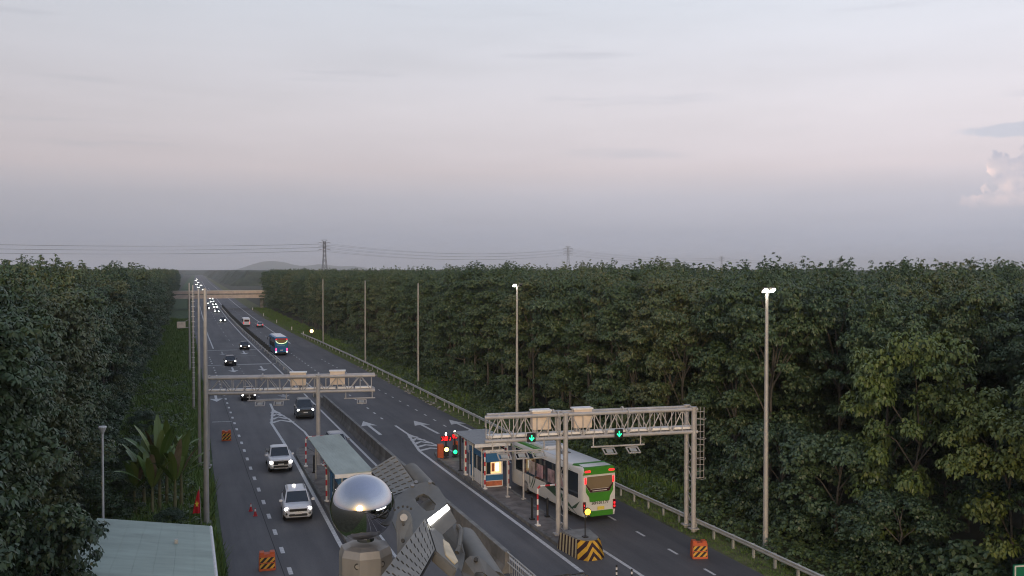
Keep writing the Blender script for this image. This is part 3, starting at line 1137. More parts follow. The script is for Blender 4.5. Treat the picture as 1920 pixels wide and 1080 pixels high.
mf = thing('median_fence', 'slim grey steel rail fence on top of the median near the camera', 'fence', (0, 0, 0))
for k in range(5):
    y0, y1 = 28 + k * 4, 32 + k * 4
    f = MB()
    for z in (0.62, 1.18):
        f.bar((15.85 + CX(y0), y0, z), (15.85 + CX(y1), y1, z), 0.035, 6)
    f.build('rail', M_GALV, mf)
    p = MB()
    p.bar((15.85 + CX(y0), y0, 0), (15.85 + CX(y0), y0, 1.2), 0.045, 6)
    p.build('post', M_GALV, mf)
    for j in range(1, 14):
        yy = y0 + 4 * j / 14
        b = MB()
        b.bar((15.85 + CX(yy), yy, 0.06), (15.85 + CX(yy), yy, 1.18), 0.014, 4)
        b.build('baluster', M_GALV, mf)


def w_rail(name, fx, y0, y1, step, label, hgt=0.72, blade=False, off=0.06):
    t = thing(name, label, 'guardrail', (0, 0, 0))
    prof = [(0, -0.16), (-0.05, -0.11), (-0.05, -0.05), (0.02, 0), (-0.05, 0.05), (-0.05, 0.11), (0, 0.16), (0.02, 0.11), (0.02, 0.05), (0.06, 0), (0.02, -0.05), (0.02, -0.11)]
    y = y0
    while y < y1:
        yb = min(y + step, y1)
        b = MB()
        b.loft([[(fx(yy) + CX(yy) + px, yy, hgt + pz) for px, pz in prof] for yy in (y, yb)])
        b.build('rail_beam', M_GALV, t)
        for yy in ((y, y + step / 2) if y < 110 else (y,)):
            p = MB()
            p.box((fx(yy) + CX(yy) + 0.14, yy, 0.40), (0.11, 0.14, 0.86))
            p.build('post', M_GALV, t)
        y = yb
    return t


w_rail('guardrail', interp([(28, 30.45), (46, 30.0), (62, 29.5), (100, 29.45), (170, 29.3), (215, 28.8), (240, 28.2)]), 26, 238, 4.0,
       'long galvanised two-wave guardrail along the right shoulder in front of the trees')
gm = w_rail('median_guardrail', lambda y: 15.45, 123, 420, 6.0, 'low steel guardrail along the far median with dark anti-glare blades')
bl = MB()
bl.box((0, 0, 1.25), (0.5, 0.06, 0.95))
blm = bl.mesh('antiglare_blade', mat('blade_dark', (0.03, 0.035, 0.035), 0.7))
y = 186.0
while y < 420:
    link('antiglare_blade', blm, gm).location = (15.75 + CX(y), y, 0)
    y += 4.0

# ------------------------------------------------------------------ lamp posts


def lamp_post(x, y, h, lit, label, r0=0.16, group='lamp posts along the expressway', heads=2, rz=0.0):
    t = thing('lamp_post', label, 'lamp post', (x, y, 0), rz, group)
    b = MB()
    b.bar((0, 0, 0), (0, 0, h), r0, 12, r0 * 0.55)
    b.build('shaft', M_POLE, t, smooth=True)
    bs = MB()
    bs.box((0, 0, 0.06), (0.75, 0.75, 0.3))
    bs.build('footing', M_CONC, t)
    if heads:
        a = MB()
        a.bar((-0.42, 0, h), (0.42, 0, h), 0.045, 8)
        a.build('crossarm', M_POLE, t)
        for sx in (-1, 1):
            hb = MB()
            hb.box((sx * 0.32, -0.10, h + 0.16), (0.36, 0.30, 0.14), M=Matrix.Rotation(R(-38), 3, 'X'))
            hd = hb.build('floodlight', M_FIX, t, bevel=0.02)
            ln = MB()
            ln.box((sx * 0.32, -0.165, h + 0.08), (0.30, 0.24, 0.03), M=Matrix.Rotation(R(-38), 3, 'X'))
            ln.build('lens', M_FLOOD if (lit == 2 or (lit == 1 and sx < 0)) else M_GLASS, hd)
    return t


lamp_post(32.15, 46.9, 15.3, 2, 'tall grey lamp post on the right with two lit floodlights', 0.165, rz=0.25)
lamp_post(31.0, 87.7, 14.95, 1, 'grey lamp post behind the right gantry with one small lamp lit', 0.16)
lamp_post(30.85, 129.4, 14.7, 0, 'unlit slim lamp post standing behind the guardrail left of the right gantry', 0.15, heads=0)
lamp_post(29.9, 166.0, 14.7, 0, 'unlit slim lamp post in the middle of the right verge row', 0.15, heads=0)
lamp_post(28.95, 214.0, 14.45, 0, 'unlit slim lamp post farthest along the right verge where the guardrail begins', 0.16, heads=0)
lamp_post(1.05, 63.5, 15.4, 0, 'thickest lamp post at the left road edge beside the green roof', 0.19, heads=0)
lamp_post(0.85, 82.5, 15.0, 0, 'second lamp post of the left row, just beyond the near one', 0.15, heads=0)
lp = lamp_post(0.55, 116.0, 14.8, 0, 'left row lamp post with climbing rungs on its side', 0.16, heads=0)
for k in range(22):
    s = MB()
    s.bar((-0.17, -0.17, 1.5 + k * 0.6), (0.19, -0.17, 1.5 + k * 0.6), 0.03, 5)
    s.build('rung', M_WP, lp)
lp = lamp_post(0.2, 160.0, 14.5, 0, 'farthest lamp post of the left row, hung with a pale equipment cabinet', 0.19, heads=0)
cb = MB()
cb.box((-1.25, 0, 7.7), (1.3, 0.7, 1.0))
cb.build('cabinet', M_CAB, lp, bevel=0.03)
cb = MB()
cb.bar((0, 0, 7.3), (-1.8, 0, 7.15), 0.07, 6)
cb.bar((0, 0, 8.6), (-0.7, 0, 8.25), 0.05, 6)
cb.build('bracket', M_POLE, lp)

t = thing('loudspeaker_mast', 'slim white mast with a small cap among the left trees', 'mast', (-4.85, 60.2, 0))
b = MB()
b.bar((0, 0, 0), (0, 0, 7.0), 0.075, 10, 0.06)
b.build('shaft', M_WP, t)
b = MB()
b.bar((0, 0, 6.9), (0, 0, 7.25), 0.09, 12, 0.25)
b.bar((0, 0, 7.25), (0, 0, 7.32), 0.25, 12, 0.2)
b.build('cap', M_WP, t)

# ------------------------------------------------------------------ gantries


def gantry(name, label, loc, rz, x0, x1, zb, zt, cols, cabs, arrows, readers, tube, ladder=None, nb=14):
    """box-truss gantry in local coordinates: x along the beam, y = 0 front plane, y = 1 back plane"""
    t = thing(name, label, 'gantry', loc, rz)
    for yy in (0, 1.0):
        for z in (zb, zt):
            xx0 = x0 + (0.35 if yy else 0)
            b = MB()
            b.bar((xx0, yy, z), (x1, yy, z), tube, 10)
            b.build('chord', M_GANT, t, smooth=True)
    n = nb
    for yy in (0, 1.0):
        for k in range(n + 1):
            xx = x0 + 0.3 + (x1 - x0 - 0.6) * k / n
            b = MB()
            b.bar((xx, yy, zb), (xx, yy, zt), 0.032, 6)
            b.build('strut', M_GANT, t)
            if k < n:
                xn = x0 + 0.3 + (x1 - x0 - 0.6) * (k + 1) / n
                b = MB()
                b.bar((xx, yy, zb if k % 2 == 0 else zt), (xn, yy, zt if k % 2 == 0 else zb), 0.035, 6)
                b.build('diagonal_brace', M_GANT, t)
    for k in range(n + 1):
        xx = x0 + 0.3 + (x1 - x0 - 0.6) * k / n
        b = MB()
        b.bar((xx, 0, zb), (xx, 1, zb), 0.03, 5)
        b.build('cross_strut', M_GANT, t)
        if k % 4 == 1:
            b = MB()
            b.bar((xx, 0, zt), (xx, 1, zt), 0.03, 5)
            b.build('cross_strut', M_GANT, t)
    # flange joints
    for xx in (x0 + (x1 - x0) * 0.33, x0 + (x1 - x0) * 0.66):
        for yy in (0, 1.0):
            b = MB()
            b.bar((xx - 0.05, yy, zt), (xx + 0.05, yy, zt), tube * 1.9, 12)
            b.build('flange', M_GANT, t)
    # white walkway segments on the lower chord
    seg = 1.5
    xx = x0 + 0.25
    while xx < x1 - 0.6:
        b = MB()
        b.box((xx + seg / 2 - 0.05, 0.45, zb + 0.24), (seg - 0.12, 0.62, 0.14))
        b.build('walkway_panel', M_TRAY, t, bevel=0.01)
        xx += seg
    for cx, ys, hc in cols:
        for yy in ys:
            b = MB()
            lx = cx - (0.16 if yy and abs(cx) < 1 else 0.02 if yy else 0)
            b.bar((lx, yy, 0), (lx, yy, hc), 0.155 if len(ys) > 1 else 0.19, 14)
            b.build('column', M_GANT, t, smooth=True)
            b = MB()
            b.box((lx, yy, 0.22), (0.55, 0.55, 0.08))
            b.build('base_plate', M_GANT, t)
            b = MB()
            b.bar((lx, yy, hc), (lx, yy, hc + 0.1), 0.21, 12)
            b.build('cap_plate', M_GANT, t)
        if len(ys) > 1:
            z, s = 0.6, 0
            while z < zb - 0.9:
                b = MB()
                b.bar((cx, 0.0 if s else 1.0, z), (cx, 1.0 if s else 0.0, z + 0.85), 0.035, 6)
                b.build('lacing_bar', M_GANT, t)
                b = MB()
                b.bar((cx, 0.0, z), (cx, 1.0, z), 0.03, 6)
                b.build('lacing_bar', M_GANT, t)
                z += 0.85
                s ^= 1
    for cx, w, h in cabs:
        b = MB()
        b.box((cx, 0.5, zb + 0.52 + h / 2), (w, 0.55, h))
        c = b.build('equipment_cabinet', M_CAB, t, bevel=0.015)
        d = MB()
        d.box((cx - w * 0.25, 0.215, zb + 0.52 + h / 2 - 0.05), (w * 0.46, 0.03, h * 0.84))
        d.box((cx + w * 0.25, 0.215, zb + 0.52 + h / 2 - 0.05), (w * 0.46, 0.03, h * 0.84))
        d.build('door', M_CAB, c, bevel=0.008)
        d = MB()
        d.box((cx, 0.5, zb + 0.56 + h), (w + 0.12, 0.72, 0.09))
        d.build('lid', M_TRAY, c)
        d = MB()
        for sx in (-1, 1):
            d.box((cx + sx * w * 0.36, 0.5, zb + 0.42), (0.1, 0.45, 0.2))
        d.build('stand', M_GANT, c)
    for ax in arrows:
        b = MB()
        b.box((ax, -0.26, zb + 0.16), (0.52, 0.16, 0.55))
        s = b.build('lane_signal', M_BLACK, t, bevel=0.03)
        ar = MB()
        yy = -0.345
        for pts in ([(-.035, -.16), (.035, -.16), (.035, .17), (-.035, .17)], [(0, -.20), (.17, -.02), (.12, .04), (0, -.10)], [(0, -.20), (0, -.10), (-.12, .04), (-.17, -.02)]):
            ar.extrude([(ax + px, yy, zb + 0.16 + pz) for px, pz in pts], (0, -0.012, 0))
        ar.build('down_arrow', M_GRN, s)
    for rx, ln, nh in readers:
        b = MB()
        for sx in (0, ln):
            b.bar((rx + sx, -0.1, zb), (rx + sx, -0.1, zb - 0.62), 0.045, 6)
        b.bar((rx - 0.15, -0.1, zb - 0.62), (rx + ln + 0.25, -0.1, zb - 0.62), 0.055, 6)
        s = b.build('reader_hanger', M_GANT, t)
        for k in range(nh):
            hx = rx + ln * (k + 0.6) / nh
            d = MB()
            Mx = Matrix.Rotation(R(24), 3, 'X')
            for ox, oy, sx_, sy_ in ((0, -.3, .80, .07), (0, .3, .80, .07), (-.37, 0, .07, .6), (.37, 0, .07, .6)):
                d.box(Vector((hx, -0.42, zb - 0.86)) + Mx @ Vector((ox, oy, 0)), (sx_, sy_, 0.06), M=Mx)
            d.build('toll_reader', M_GANT, s)
            d = MB()
            d.box(Vector((hx, -0.42, zb - 0.86)) + Mx @ Vector((0, -.02, 0.02)), (0.42, 0.36, 0.04), M=Mx)
            d.build('reader_shell', M_GALV, s)
    if ladder is not None:
        for dx in (0.18, 0.44, 0.70):
            b = MB()
            b.bar((ladder + dx, 0.1, 3.4), (ladder + dx, 0.1, zt + 0.1), 0.022, 5)
            b.build('ladder_rail', M_GANT, t)
        z = 3.4
        k = 0
        while z <= zt + 0.11:
            b = MB()
            b.bar((ladder + 0.18, 0.1, z), (ladder + 0.70, 0.1, z), 0.020, 5)
            if k % 3 == 0:
                pts = [(ladder + 0.44 + 0.34 * math.cos(a), 0.1 - 0.45 * math.sin(a), z) for a in [math.pi * i / 6 for i in range(7)]]
                b.path(pts, 0.018, 4)
            b.build('rung', M_GANT, t)
            z += 0.42
            k += 1
    return t


gantry('toll_gantry', 'grey steel truss gantry with green lane arrows over the right toll lanes', (21.7, 52.5, 0), R(-4.6), -5.05, 8.75, 6.36, 7.78,
       [(0.0, (0.0, 1.0), 7.8), (8.5, (0.0, 1.0), 7.85)], [(-1.45, 1.15, 1.12), (1.2, 1.15, 1.15)], [-2.25, 3.35], [(-4.6, 3.2, 3), (1.75, 3.1, 2)], 0.115, ladder=8.55, nb=18)
gantry('toll_gantry', 'grey steel truss gantry with two lit beige cabinets over the left toll lanes', (10.3, 79.4, 0), R(-9.5), -9.2, 4.75, 6.36, 7.62,
       [(0.0, (0.0,), 7.7), (-9.05, (0.0, 1.0), 7.7)], [(-1.65, 1.3, 1.05), (1.6, 1.25, 1.12)], [], [(-5.6, 3.0, 2), (2.3, 2.2, 1)], 0.135, nb=14)

# ------------------------------------------------------------------ toll booths, canopies


def toll_canopy(label, x0, x1, y0, y1, h, sl, post_x, mr=None):
    mr = mr or M_ROOF
    t = thing('canopy_roof', label, 'canopy', (0, 0, 0))
    b = MB()
    b.hexa([(x0, y0, h), (x1, y0, h + sl), (x1, y1, h + sl), (x0, y1, h)], [(x0, y0, h + 0.07), (x1, y0, h + sl + 0.07), (x1, y1, h + sl + 0.07), (x0, y1, h + 0.07)])
    b.build('roof', mr, t)
    b = MB()
    k = 14
    for i in range(1, k):
        xx = x0 + (x1 - x0) * i / k
        zz = h + sl * i / k + 0.078
        b.box((xx, (y0 + y1) / 2, zz - 0.006), (0.03, y1 - y0 - 0.1, 0.010))
    b.build('roof_rib', mr, t)
    b = MB()
    b.box(((x0 + x1) / 2, y0 + 0.02, h + sl / 2 - 0.10), (x1 - x0, 0.08, 0.26))
    b.build('fascia', M_WP, t)
    b = MB()
    b.box(((x0 + x1) / 2, y1 - 0.02, h + sl / 2 - 0.10), (x1 - x0, 0.08, 0.26))
    b.build('fascia', M_GALV, t)
    for yy in (y0 + 0.5, (y0 + y1) / 2, y1 - 0.6):
        for xx in post_x:
            p = MB()
            p.bar((xx, yy, 0.15), (xx, yy, h - 0.02), 0.06, 8)
            p.build('post', M_GALV, t)
        bm_ = MB()
        bm_.bar((x0 + 0.1, yy, h - 0.08), (x1 - 0.1, yy, h + sl - 0.08), 0.06, 6)
        bm_.build('rafter', M_GALV, t)
    return t


toll_canopy('long pale green flat roof over the left toll booth beside the chrome ball', 8.85, 11.35, 60.2, 74.6, 3.35, 0.1, (9.4, 10.6))
tcn = toll_canopy('small grey flat canopy with round lamps over the right toll booth', 20.2, 23.0, 66.6, 72.4, 3.5, 0.05, (20.9, 22.3), mat('grey_sheet', (0.26, 0.26, 0.255), 0.6, var=0.15))
for k in range(5):
    b = MB()
    b.sphere((20.5 + k * 0.55, 72.4, 3.25), 0.2, 10, 6)
    b.build('globe_lamp', M_GALV, tcn, smooth=True)


def booth(label, x0, x1, y0, y1, lit):
    t = thing('toll_booth', label, 'toll booth', (0, 0, 0.17))
    w, d = x1 - x0, y1 - y0
    cx, cy = (x0 + x1) / 2, (y0 + y1) / 2
    b = MB()
    b.box((cx, cy, 0.5), (w, d, 1.0))
    b.build('base_panel', M_WP, t, bevel=0.02)
    b = MB()
    b.box((cx, cy, 2.35), (w, d, 0.5))
    b.build('upper_panel', M_BLUE, t, bevel=0.02)
    b = MB()
    for sx in (x0 + 0.06, x1 - 0.06):
        for sy in (y0 + 0.06, cy, y1 - 0.06):
            b.box((sx, sy, 1.55), (0.1, 0.1, 1.1))
    b.build('window_frame', M_WP, t)
    for (px, py, sx, sy, m) in [(cx, y0 + 0.02, w - 0.25, 0.02, M_BOOTHLIT if lit else M_GLASS), (cx, y1 - 0.02, w - 0.25, 0.02, M_GLASS),
                                (x0 + 0.02, cy - d / 4, 0.02, d / 2 - 0.2, M_GLASS), (x0 + 0.02, cy + d / 4, 0.02, d / 2 - 0.2, M_GLASS),
                                (x1 - 0.02, cy - d / 4, 0.02, d / 2 - 0.2, M_GLASS), (x1 - 0.02, cy + d / 4, 0.02, d / 2 - 0.2, M_GLASS)]:
        b = MB()
        b.box((px, py, 1.55), (sx, sy, 1.06))
        b.build('window', m, t)
    b = MB()
    b.box((cx, y0 - 0.014, 0.76), (w - 0.02, 0.03, 0.50))
    b.box((cx, y0 - 0.014, 2.22), (w - 0.02, 0.03, 0.62))
    b.build('front_panel', M_BLUE, t)
    if lit:
        for px, sx_, m in ((cx - .42, .34, M_GLASS), (cx + .28, .24, mat('lit_white', (1, 1, .95), .4, emit=1.5, ecol=(1, .97, .85))), (cx - .06, .22, mat('booth_seat', (.35, .10, .04), .6))):
            b = MB()
            b.box((px, y0 - 0.002, 1.5 if m is not M_GLASS else 1.55), (sx_, 0.03, 0.62 if m is not M_GLASS else 1.06))
            b.build('window_pane', m, t)
    b = MB()
    b.box((cx, cy, 2.71), (w + 0.16, d + 0.16, 0.24))
    b.build('roof', M_WP, t, bevel=0.02)
    b = MB()
    b.box((x0 - 0.03, y0 + d * 0.75, 1.25), (0.06, 0.8, 2.0))
    b.build('door', M_BLUE, t, bevel=0.01)
    b = MB()
    b.box((cx, y0 - 0.04, 0.98), (w - 0.1, 0.12, 0.07))
    b.build('window_sill', M_WP, t)
    b = MB()
    b.box((cx, y0 - 0.012, 0.28), (w - 0.15, 0.03, 0.36))
    b.build('clutter_panel', mat('booth_orange', (0.45, 0.13, 0.06), 0.6, var=0.3), t)
    return t


M_BOOTHLIT = mat('lit_window', (0.9, 0.75, 0.4), 0.4, emit=0.45, ecol=(1.0, 0.62, 0.28), var=0)
booth('blue and white toll booth with a warmly lit window on the right island', 21.05, 22.5, 66.9, 71.0, True)
booth('blue and white toll booth hidden under the long pale green roof', 9.4, 10.75, 62.5, 66.5, False)

# service building under the green roof at bottom left
t = thing('service_building', 'low service building with a plain pale green sheet roof at bottom left', 'building', (0, 0, 0))
b = MB()
b.prism([(-4.3, 39.6), (0.2, 38.2), (0.35, 49.6), (-3.6, 49.4)], 0, 3.1)
b.build('wall', M_WP, t)
ra, rb, rc, rd = Vector((-4.35, 50.6, 4.15)), Vector((0.98, 50.9, 3.2)), Vector((1.05, 37.5, 3.2)), Vector((-5.2, 37.0, 4.15))
for k in range(7):
    f0, f1 = k / 7 + 0.0004, (k + 1) / 7 - 0.0004
    p = [ra.lerp(rb, f0), ra.lerp(rb, f1), rd.lerp(rc, f1), rd.lerp(rc, f0)]
    b = MB()
    b.extrude(p, (0, 0, 0.06))
    b.build('roof_sheet', M_ROOFG, t)
b = MB()
b.bar(rb + Vector((0.06, 0, -0.02)), rc + Vector((0.06, 0, -0.02)), 0.09, 8)
b.build('gutter', M_WP, t)
b = MB()
b.box((-0.6, 47.2, 3.62), (0.16, 0.16, 0.22))
b.build('roof_vent', M_GALV, t)


# ------------------------------------------------------------------ red and white pipe frames, bollards
def pipe(pts, lab, loc=(0, 0, 0)):
    t = thing('striped_pipe_frame', lab, 'pipe frame', loc, 0, 'red and white striped pipe frames on the islands')
    P = [Vector(p) for p in pts]
    acc, k = 0, 0
    for a, b_ in zip(P[:-1], P[1:]):
        L = (b_ - a).length
        n = max(1, round(L / 0.36))
        for i in range(n):
            m = MB()
            m.bar(a.lerp(b_, i / n), a.lerp(b_, (i + 1) / n), 0.062, 8)
            m.build('pipe_section', M_RED if k % 2 else M_WP, t)
            k += 1
    for p in (P[0], P[-1]):
        if p.z < 0.6:
            m = MB()
            m.box((p.x, p.y, 0.03), (0.3, 0.3, 0.12))
            m.build('foot', M_WP, t)
    return t


pipe([(0, 0, 0.0), (0, 0, 2.4), (0.16, 0, 2.55), (1.5, 0, 2.55), (1.5, 0, 0.0)], 'striped pipe frame on the right island left of the crash cushion', (21.13, 55.8, 0.17))
pipe([(0, 0, 0.0), (0, 0, 2.35), (0.16, 0, 2.48), (1.5, 0, 2.48), (1.5, 0, 0)], 'striped pipe frame at the far end of the left island beside the gantry leg', (9.22, 79.0, 0.17))
pipe([(0, 0, 0.0), (0, 0, 2.3), (0, 0.9, 2.5), (0, 1.5, 2.5)], 'striped pipe frame under the left roof, the left one of two posts', (9.2, 66.6, 0.17))
pipe([(0, 0, 0.0), (0, 0, 2.35), (0, 0.9, 2.5), (0, 1.5, 2.5)], 'striped pipe frame under the left roof, nearest the chrome ball', (9.5, 65.4, 0.17))
pipe([(0, 0, 0.0), (0, 0, 2.7), (0, 1.2, 2.9), (0, 1.8, 2.9)], 'striped pipe post at the far left corner of the right booth', (20.95, 71.6, 0.17))
pipe([(0, 0, 0.0), (0, 0, 2.75), (0, 1.2, 2.9), (0, 1.8, 2.9)], 'striped pipe post at the near left corner of the right booth', (20.95, 66.5, 0.17))
pipe([(0, 0, 0.0), (0, 0, 2.75), (0, 1.0, 2.9), (0, 1.6, 2.9)], 'striped pipe post at the right corner of the right booth next to the bus', (22.75, 66.3, 0.17))
for i, (x, y, h, lab) in enumerate([(9.55, 76.4, 1.35, 'black bollard post on the left island behind the pale green roof'), (21.3, 57.3, 1.45, 'black bollard post on the right island beside the striped pipe frame'),
                                    (22.5, 57.6, 1.2, 'short black bollard on the right island next to the bus side'), (20.95, 73.2, 3.0, 'tall dark post on the right island left of the booth')]):
    b = MB()
    b.bar((0, 0, 0), (0, 0, h), 0.075, 10)
    b.sphere((0, 0, h), 0.09, 10, 6)
    b.box((0, 0, 0.05), (0.3, 0.3, 0.1))
    o = b.build('bollard', M_BLACK, None, smooth=True)
    o.location = (x, y, 0.17)
    tag(o, lab, 'bollard')
# grey uprights between the booth and the gantry
for x, y, h, lab in [(21.75, 63.6, 4.1, 'grey upright pole in front of the lit booth window'), (22.62, 62.6, 3.6, 'grey upright pole between the lit booth and the bus')]:
    b = MB()
    b.bar((0, 0, 0), (0, 0, h), 0.07, 10)
    b.box((0, 0, 0.04), (0.3, 0.3, 0.08))
    b.box((0.12, 0, h - 0.15), (0.5, 0.16, 0.12))
    o = b.build('upright_pole', M_GANT, None, smooth=True)
    o.location = (x, y, 0.17)
    tag(o, lab, 'pole')


# ------------------------------------------------------------------ crash cushion
def stripe_mat(name, c1, c2, fx, fy, fz, period, duty=0.5, absx=False):
    m = bpy.data.materials.new(name)
    m.use_nodes = True
    nt = m.node_tree
    b = nt.nodes['Principled BSDF']
    b.inputs['Roughness'].default_value = 0.6
    t = nt.nodes.new('ShaderNodeTexCoord')
    s = nt.nodes.new('ShaderNodeSeparateXYZ')
    nt.links.new(t.outputs['Object'], s.inputs[0])

    def mth(op, a, bb=None):
        q = nt.nodes.new('ShaderNodeMath')
        q.operation = op
        for i, v in enumerate((a, bb)):
            if v is None:
                continue
            if isinstance(v, (int, float)):
                q.inputs[i].default_value = v
            else:
                nt.links.new(v, q.inputs[i])
        return q.outputs[0]
    x = s.outputs[0]
    if absx:
        x = mth('ABSOLUTE', x)
    v = mth('ADD', mth('ADD', mth('MULTIPLY', x, fx), mth('MULTIPLY', s.outputs[1], fy)), mth('MULTIPLY', s.outputs[2], fz))
    v = mth('FRACT', mth('DIVIDE', mth('ADD', v, 50.0), period))
    v = mth('GREATER_THAN', v, duty)
    n = nt.nodes.new('ShaderNodeTexNoise')
    n.inputs['Scale'].default_value = 5
    nt.links.new(t.outputs['Object'], n.inputs[0])
    mx = nt.nodes.new('ShaderNodeMix')
    mx.data_type = 'RGBA'
    nt.links.new(v, mx.inputs[0])
    mx.inputs[6].default_value = (*c1, 1)
    mx.inputs[7].default_value = (*c2, 1)
    m2 = nt.nodes.new('ShaderNodeMix')
    m2.data_type = 'RGBA'
    m2.blend_type = 'MULTIPLY'
    m2.inputs[0].default_value = 0.5
    nt.links.new(mx.outputs[2], m2.inputs[6])
    nt.links.new(n.outputs[0], m2.inputs[7])
    nt.links.new(m2.outputs[2], b.inputs['Base Color'])
    return m


M_CHEV = stripe_mat('chevron_yellow', (0.75, 0.42, 0.03), (0.035, 0.008, 0.010), 1.0, 0, 0.85, 0.42, 0.5, True)
M_SIDE = stripe_mat('side_stripes', (0.55, 0.46, 0.28), (0.03, 0.012, 0.012), 0, 1.0, -0.22, 0.36, 0.5)
t = thing('crash_cushion', 'yellow and black chevron-striped concrete crash block at the island nose', 'crash block', (21.85, 48.4, 0))
base = [(-1.15, 3.0), (-0.85, 0.62), (-0.42, 0.1), (0.42, 0.1), (0.85, 0.62), (1.05, 3.0)]
top = [(-0.98, 3.0), (-0.72, 0.95), (-0.34, 0.5), (0.34, 0.5), (0.70, 0.95), (0.90, 3.0)]
zt_ = [0.95, 1.02, 1.02, 1.02, 1.02, 0.95]
for i, (nm, m) in enumerate([('side_face', M_SIDE), ('corner_face', M_CHEV), ('nose_face', M_CHEV), ('corner_face', M_CHEV), ('side_face', M_SIDE)]):
    b = MB()
    a0, a1, c0, c1 = base[i], base[i + 1], top[i], top[i + 1]
    inner = lambda p, z: (p[0] * 0.86, p[1] * 0.86 + 0.3, z)
    b.hexa([(*a0, 0.0), (*a1, 0.0), inner(a1, 0.0), inner(a0, 0.0)], [(*c0, zt_[i]), (*c1, zt_[i + 1]), inner(c1, zt_[i + 1]), inner(c0, zt_[i])])
    b.build(nm, m, t)
b = MB()
b.prism([(p[0] * 0.97, p[1] * 0.97 + 0.04) for p in top], 0.2, 1.06)
b.build('concrete_top', M_CONC, t, bevel=0.05)

t = thing('warning_light', 'amber warning lamp on a dark stem atop the striped crash block', 'warning light', (21.73, 49.6, 1.06))
b = MB()
b.bar((0, 0, 0), (0, 0, 2.0), 0.035, 8)
b.box((0, 0, 0.03), (0.3, 0.3, 0.06))
b.build('stem', M_BLACK, t)
b = MB()
b.bar((0.1, -0.02, 1.5), (0.1, -0.14, 1.5), 0.23, 18)
hd = b.build('lamp_housing', M_BLACK, t)
b = MB()
b.sphere((0.1, -0.14, 1.5), 0.18, 16, 8, (1, 0.35, 1))
b.build('lamp_lens', M_AMBER, hd, smooth='all')

# ------------------------------------------------------------------ orange plastic barriers
M_OSTR = stripe_mat('barrier_stripes', (0.80, 0.42, 0.04), (0.012, 0.010, 0.010), 1.0, 0, -1.0, 0.34, 0.5)


def water_barrier(x, y, rz, lab):
    t = thing('plastic_barrier', lab, 'barrier', (x, y, 0), rz, 'orange plastic barriers on the road')
    b = MB()
    b.hexa([(-0.45, -0.28, 0), (0.45, -0.28, 0), (0.45, 0.40, 0), (-0.45, 0.40, 0)], [(-0.43, -0.20, 0.90), (0.43, -0.20, 0.90), (0.43, 0.34, 0.90), (-0.43, 0.34, 0.90)])
    b.build('body', M_ORANGE, t, bevel=0.03)
    b = MB()
    for sx in (-0.28, 0.28):
        b.box((sx, 0.07, 0.94), (0.26, 0.46, 0.12))
    b.build('lifting_lug', M_ORANGE, t, bevel=0.02)
    for zc_, hh in ((0.60, 0.27), (0.27, 0.27)):
        b = MB()
        y0, y1 = -0.28 + 0.093 * (zc_ - hh / 2), -0.28 + 0.093 * (zc_ + hh / 2)
        b.hexa([(-0.40, y0 - 0.014, zc_ - hh / 2), (0.40, y0 - 0.014, zc_ - hh / 2), (0.40, y0 + 0.01, zc_ - hh / 2), (-0.40, y0 + 0.01, zc_ - hh / 2)],
               [(-0.40, y1 - 0.014, zc_ + hh / 2), (0.40, y1 - 0.014, zc_ + hh / 2), (0.40, y1 + 0.01, zc_ + hh / 2), (-0.40, y1 + 0.01, zc_ + hh / 2)])
        b.build('striped_panel', M_OSTR, t)


water_barrier(4.05, 53.0, -0.05, 'orange barrier with yellow and black stripes, nearest the camera on the left shoulder')
water_barrier(3.45, 94.6, -0.03, 'orange barrier farther up the left shoulder near the small arrow')
water_barrier(27.75, 47.0, -0.28, 'orange barrier on the right lane below the gantry leg')

for x, y, lab in [(4.0, 66.3, 'red and white traffic cone beside the dotted line, the farther of two'), (4.2, 64.9, 'red and white traffic cone beside the dotted line, the nearer of two')]:
    t = thing('traffic_cone', lab, 'traffic cone', (x, y, 0))
    t.scale = (0.8, 0.8, 0.75)
    b = MB()
    b.box((0, 0, 0.02), (0.36, 0.36, 0.04))
    b.build('base', M_RED, t)
    b = MB()
    b.bar((0, 0, 0.04), (0, 0, 0.42), 0.15, 12, 0.075)
    b.build('lower_cone', M_RED, t)
    b = MB()
    b.bar((0, 0, 0.42), (0, 0, 0.62), 0.075, 12, 0.045)
    b.build('white_band', M_WP, t)
    b = MB()
    b.bar((0, 0, 0.62), (0, 0, 0.72), 0.045, 12, 0.028)
    b.build('tip', M_RED, t)

# lane delineators near the bottom edge
for x, y, lab in [(21.45, 44.8, 'black and white flexible delineator post before the crash block'), (21.9, 43.9, 'second delineator post nearer the bottom edge of the view')]:
    t = thing('delineator_post', lab, 'delineator', (x, y, 0))
    for k in range(7):
        b = MB()
        b.bar((0, 0, k * 0.13), (0, 0, k * 0.13 + 0.13), 0.05, 8)
        b.build('post_section', M_WP if k in (3, 5) else M_BLACK, t)
    b = MB()
    b.bar((0, 0, 0), (0, 0, 0.05), 0.13, 10)
    b.build('base', M_BLACK, t)


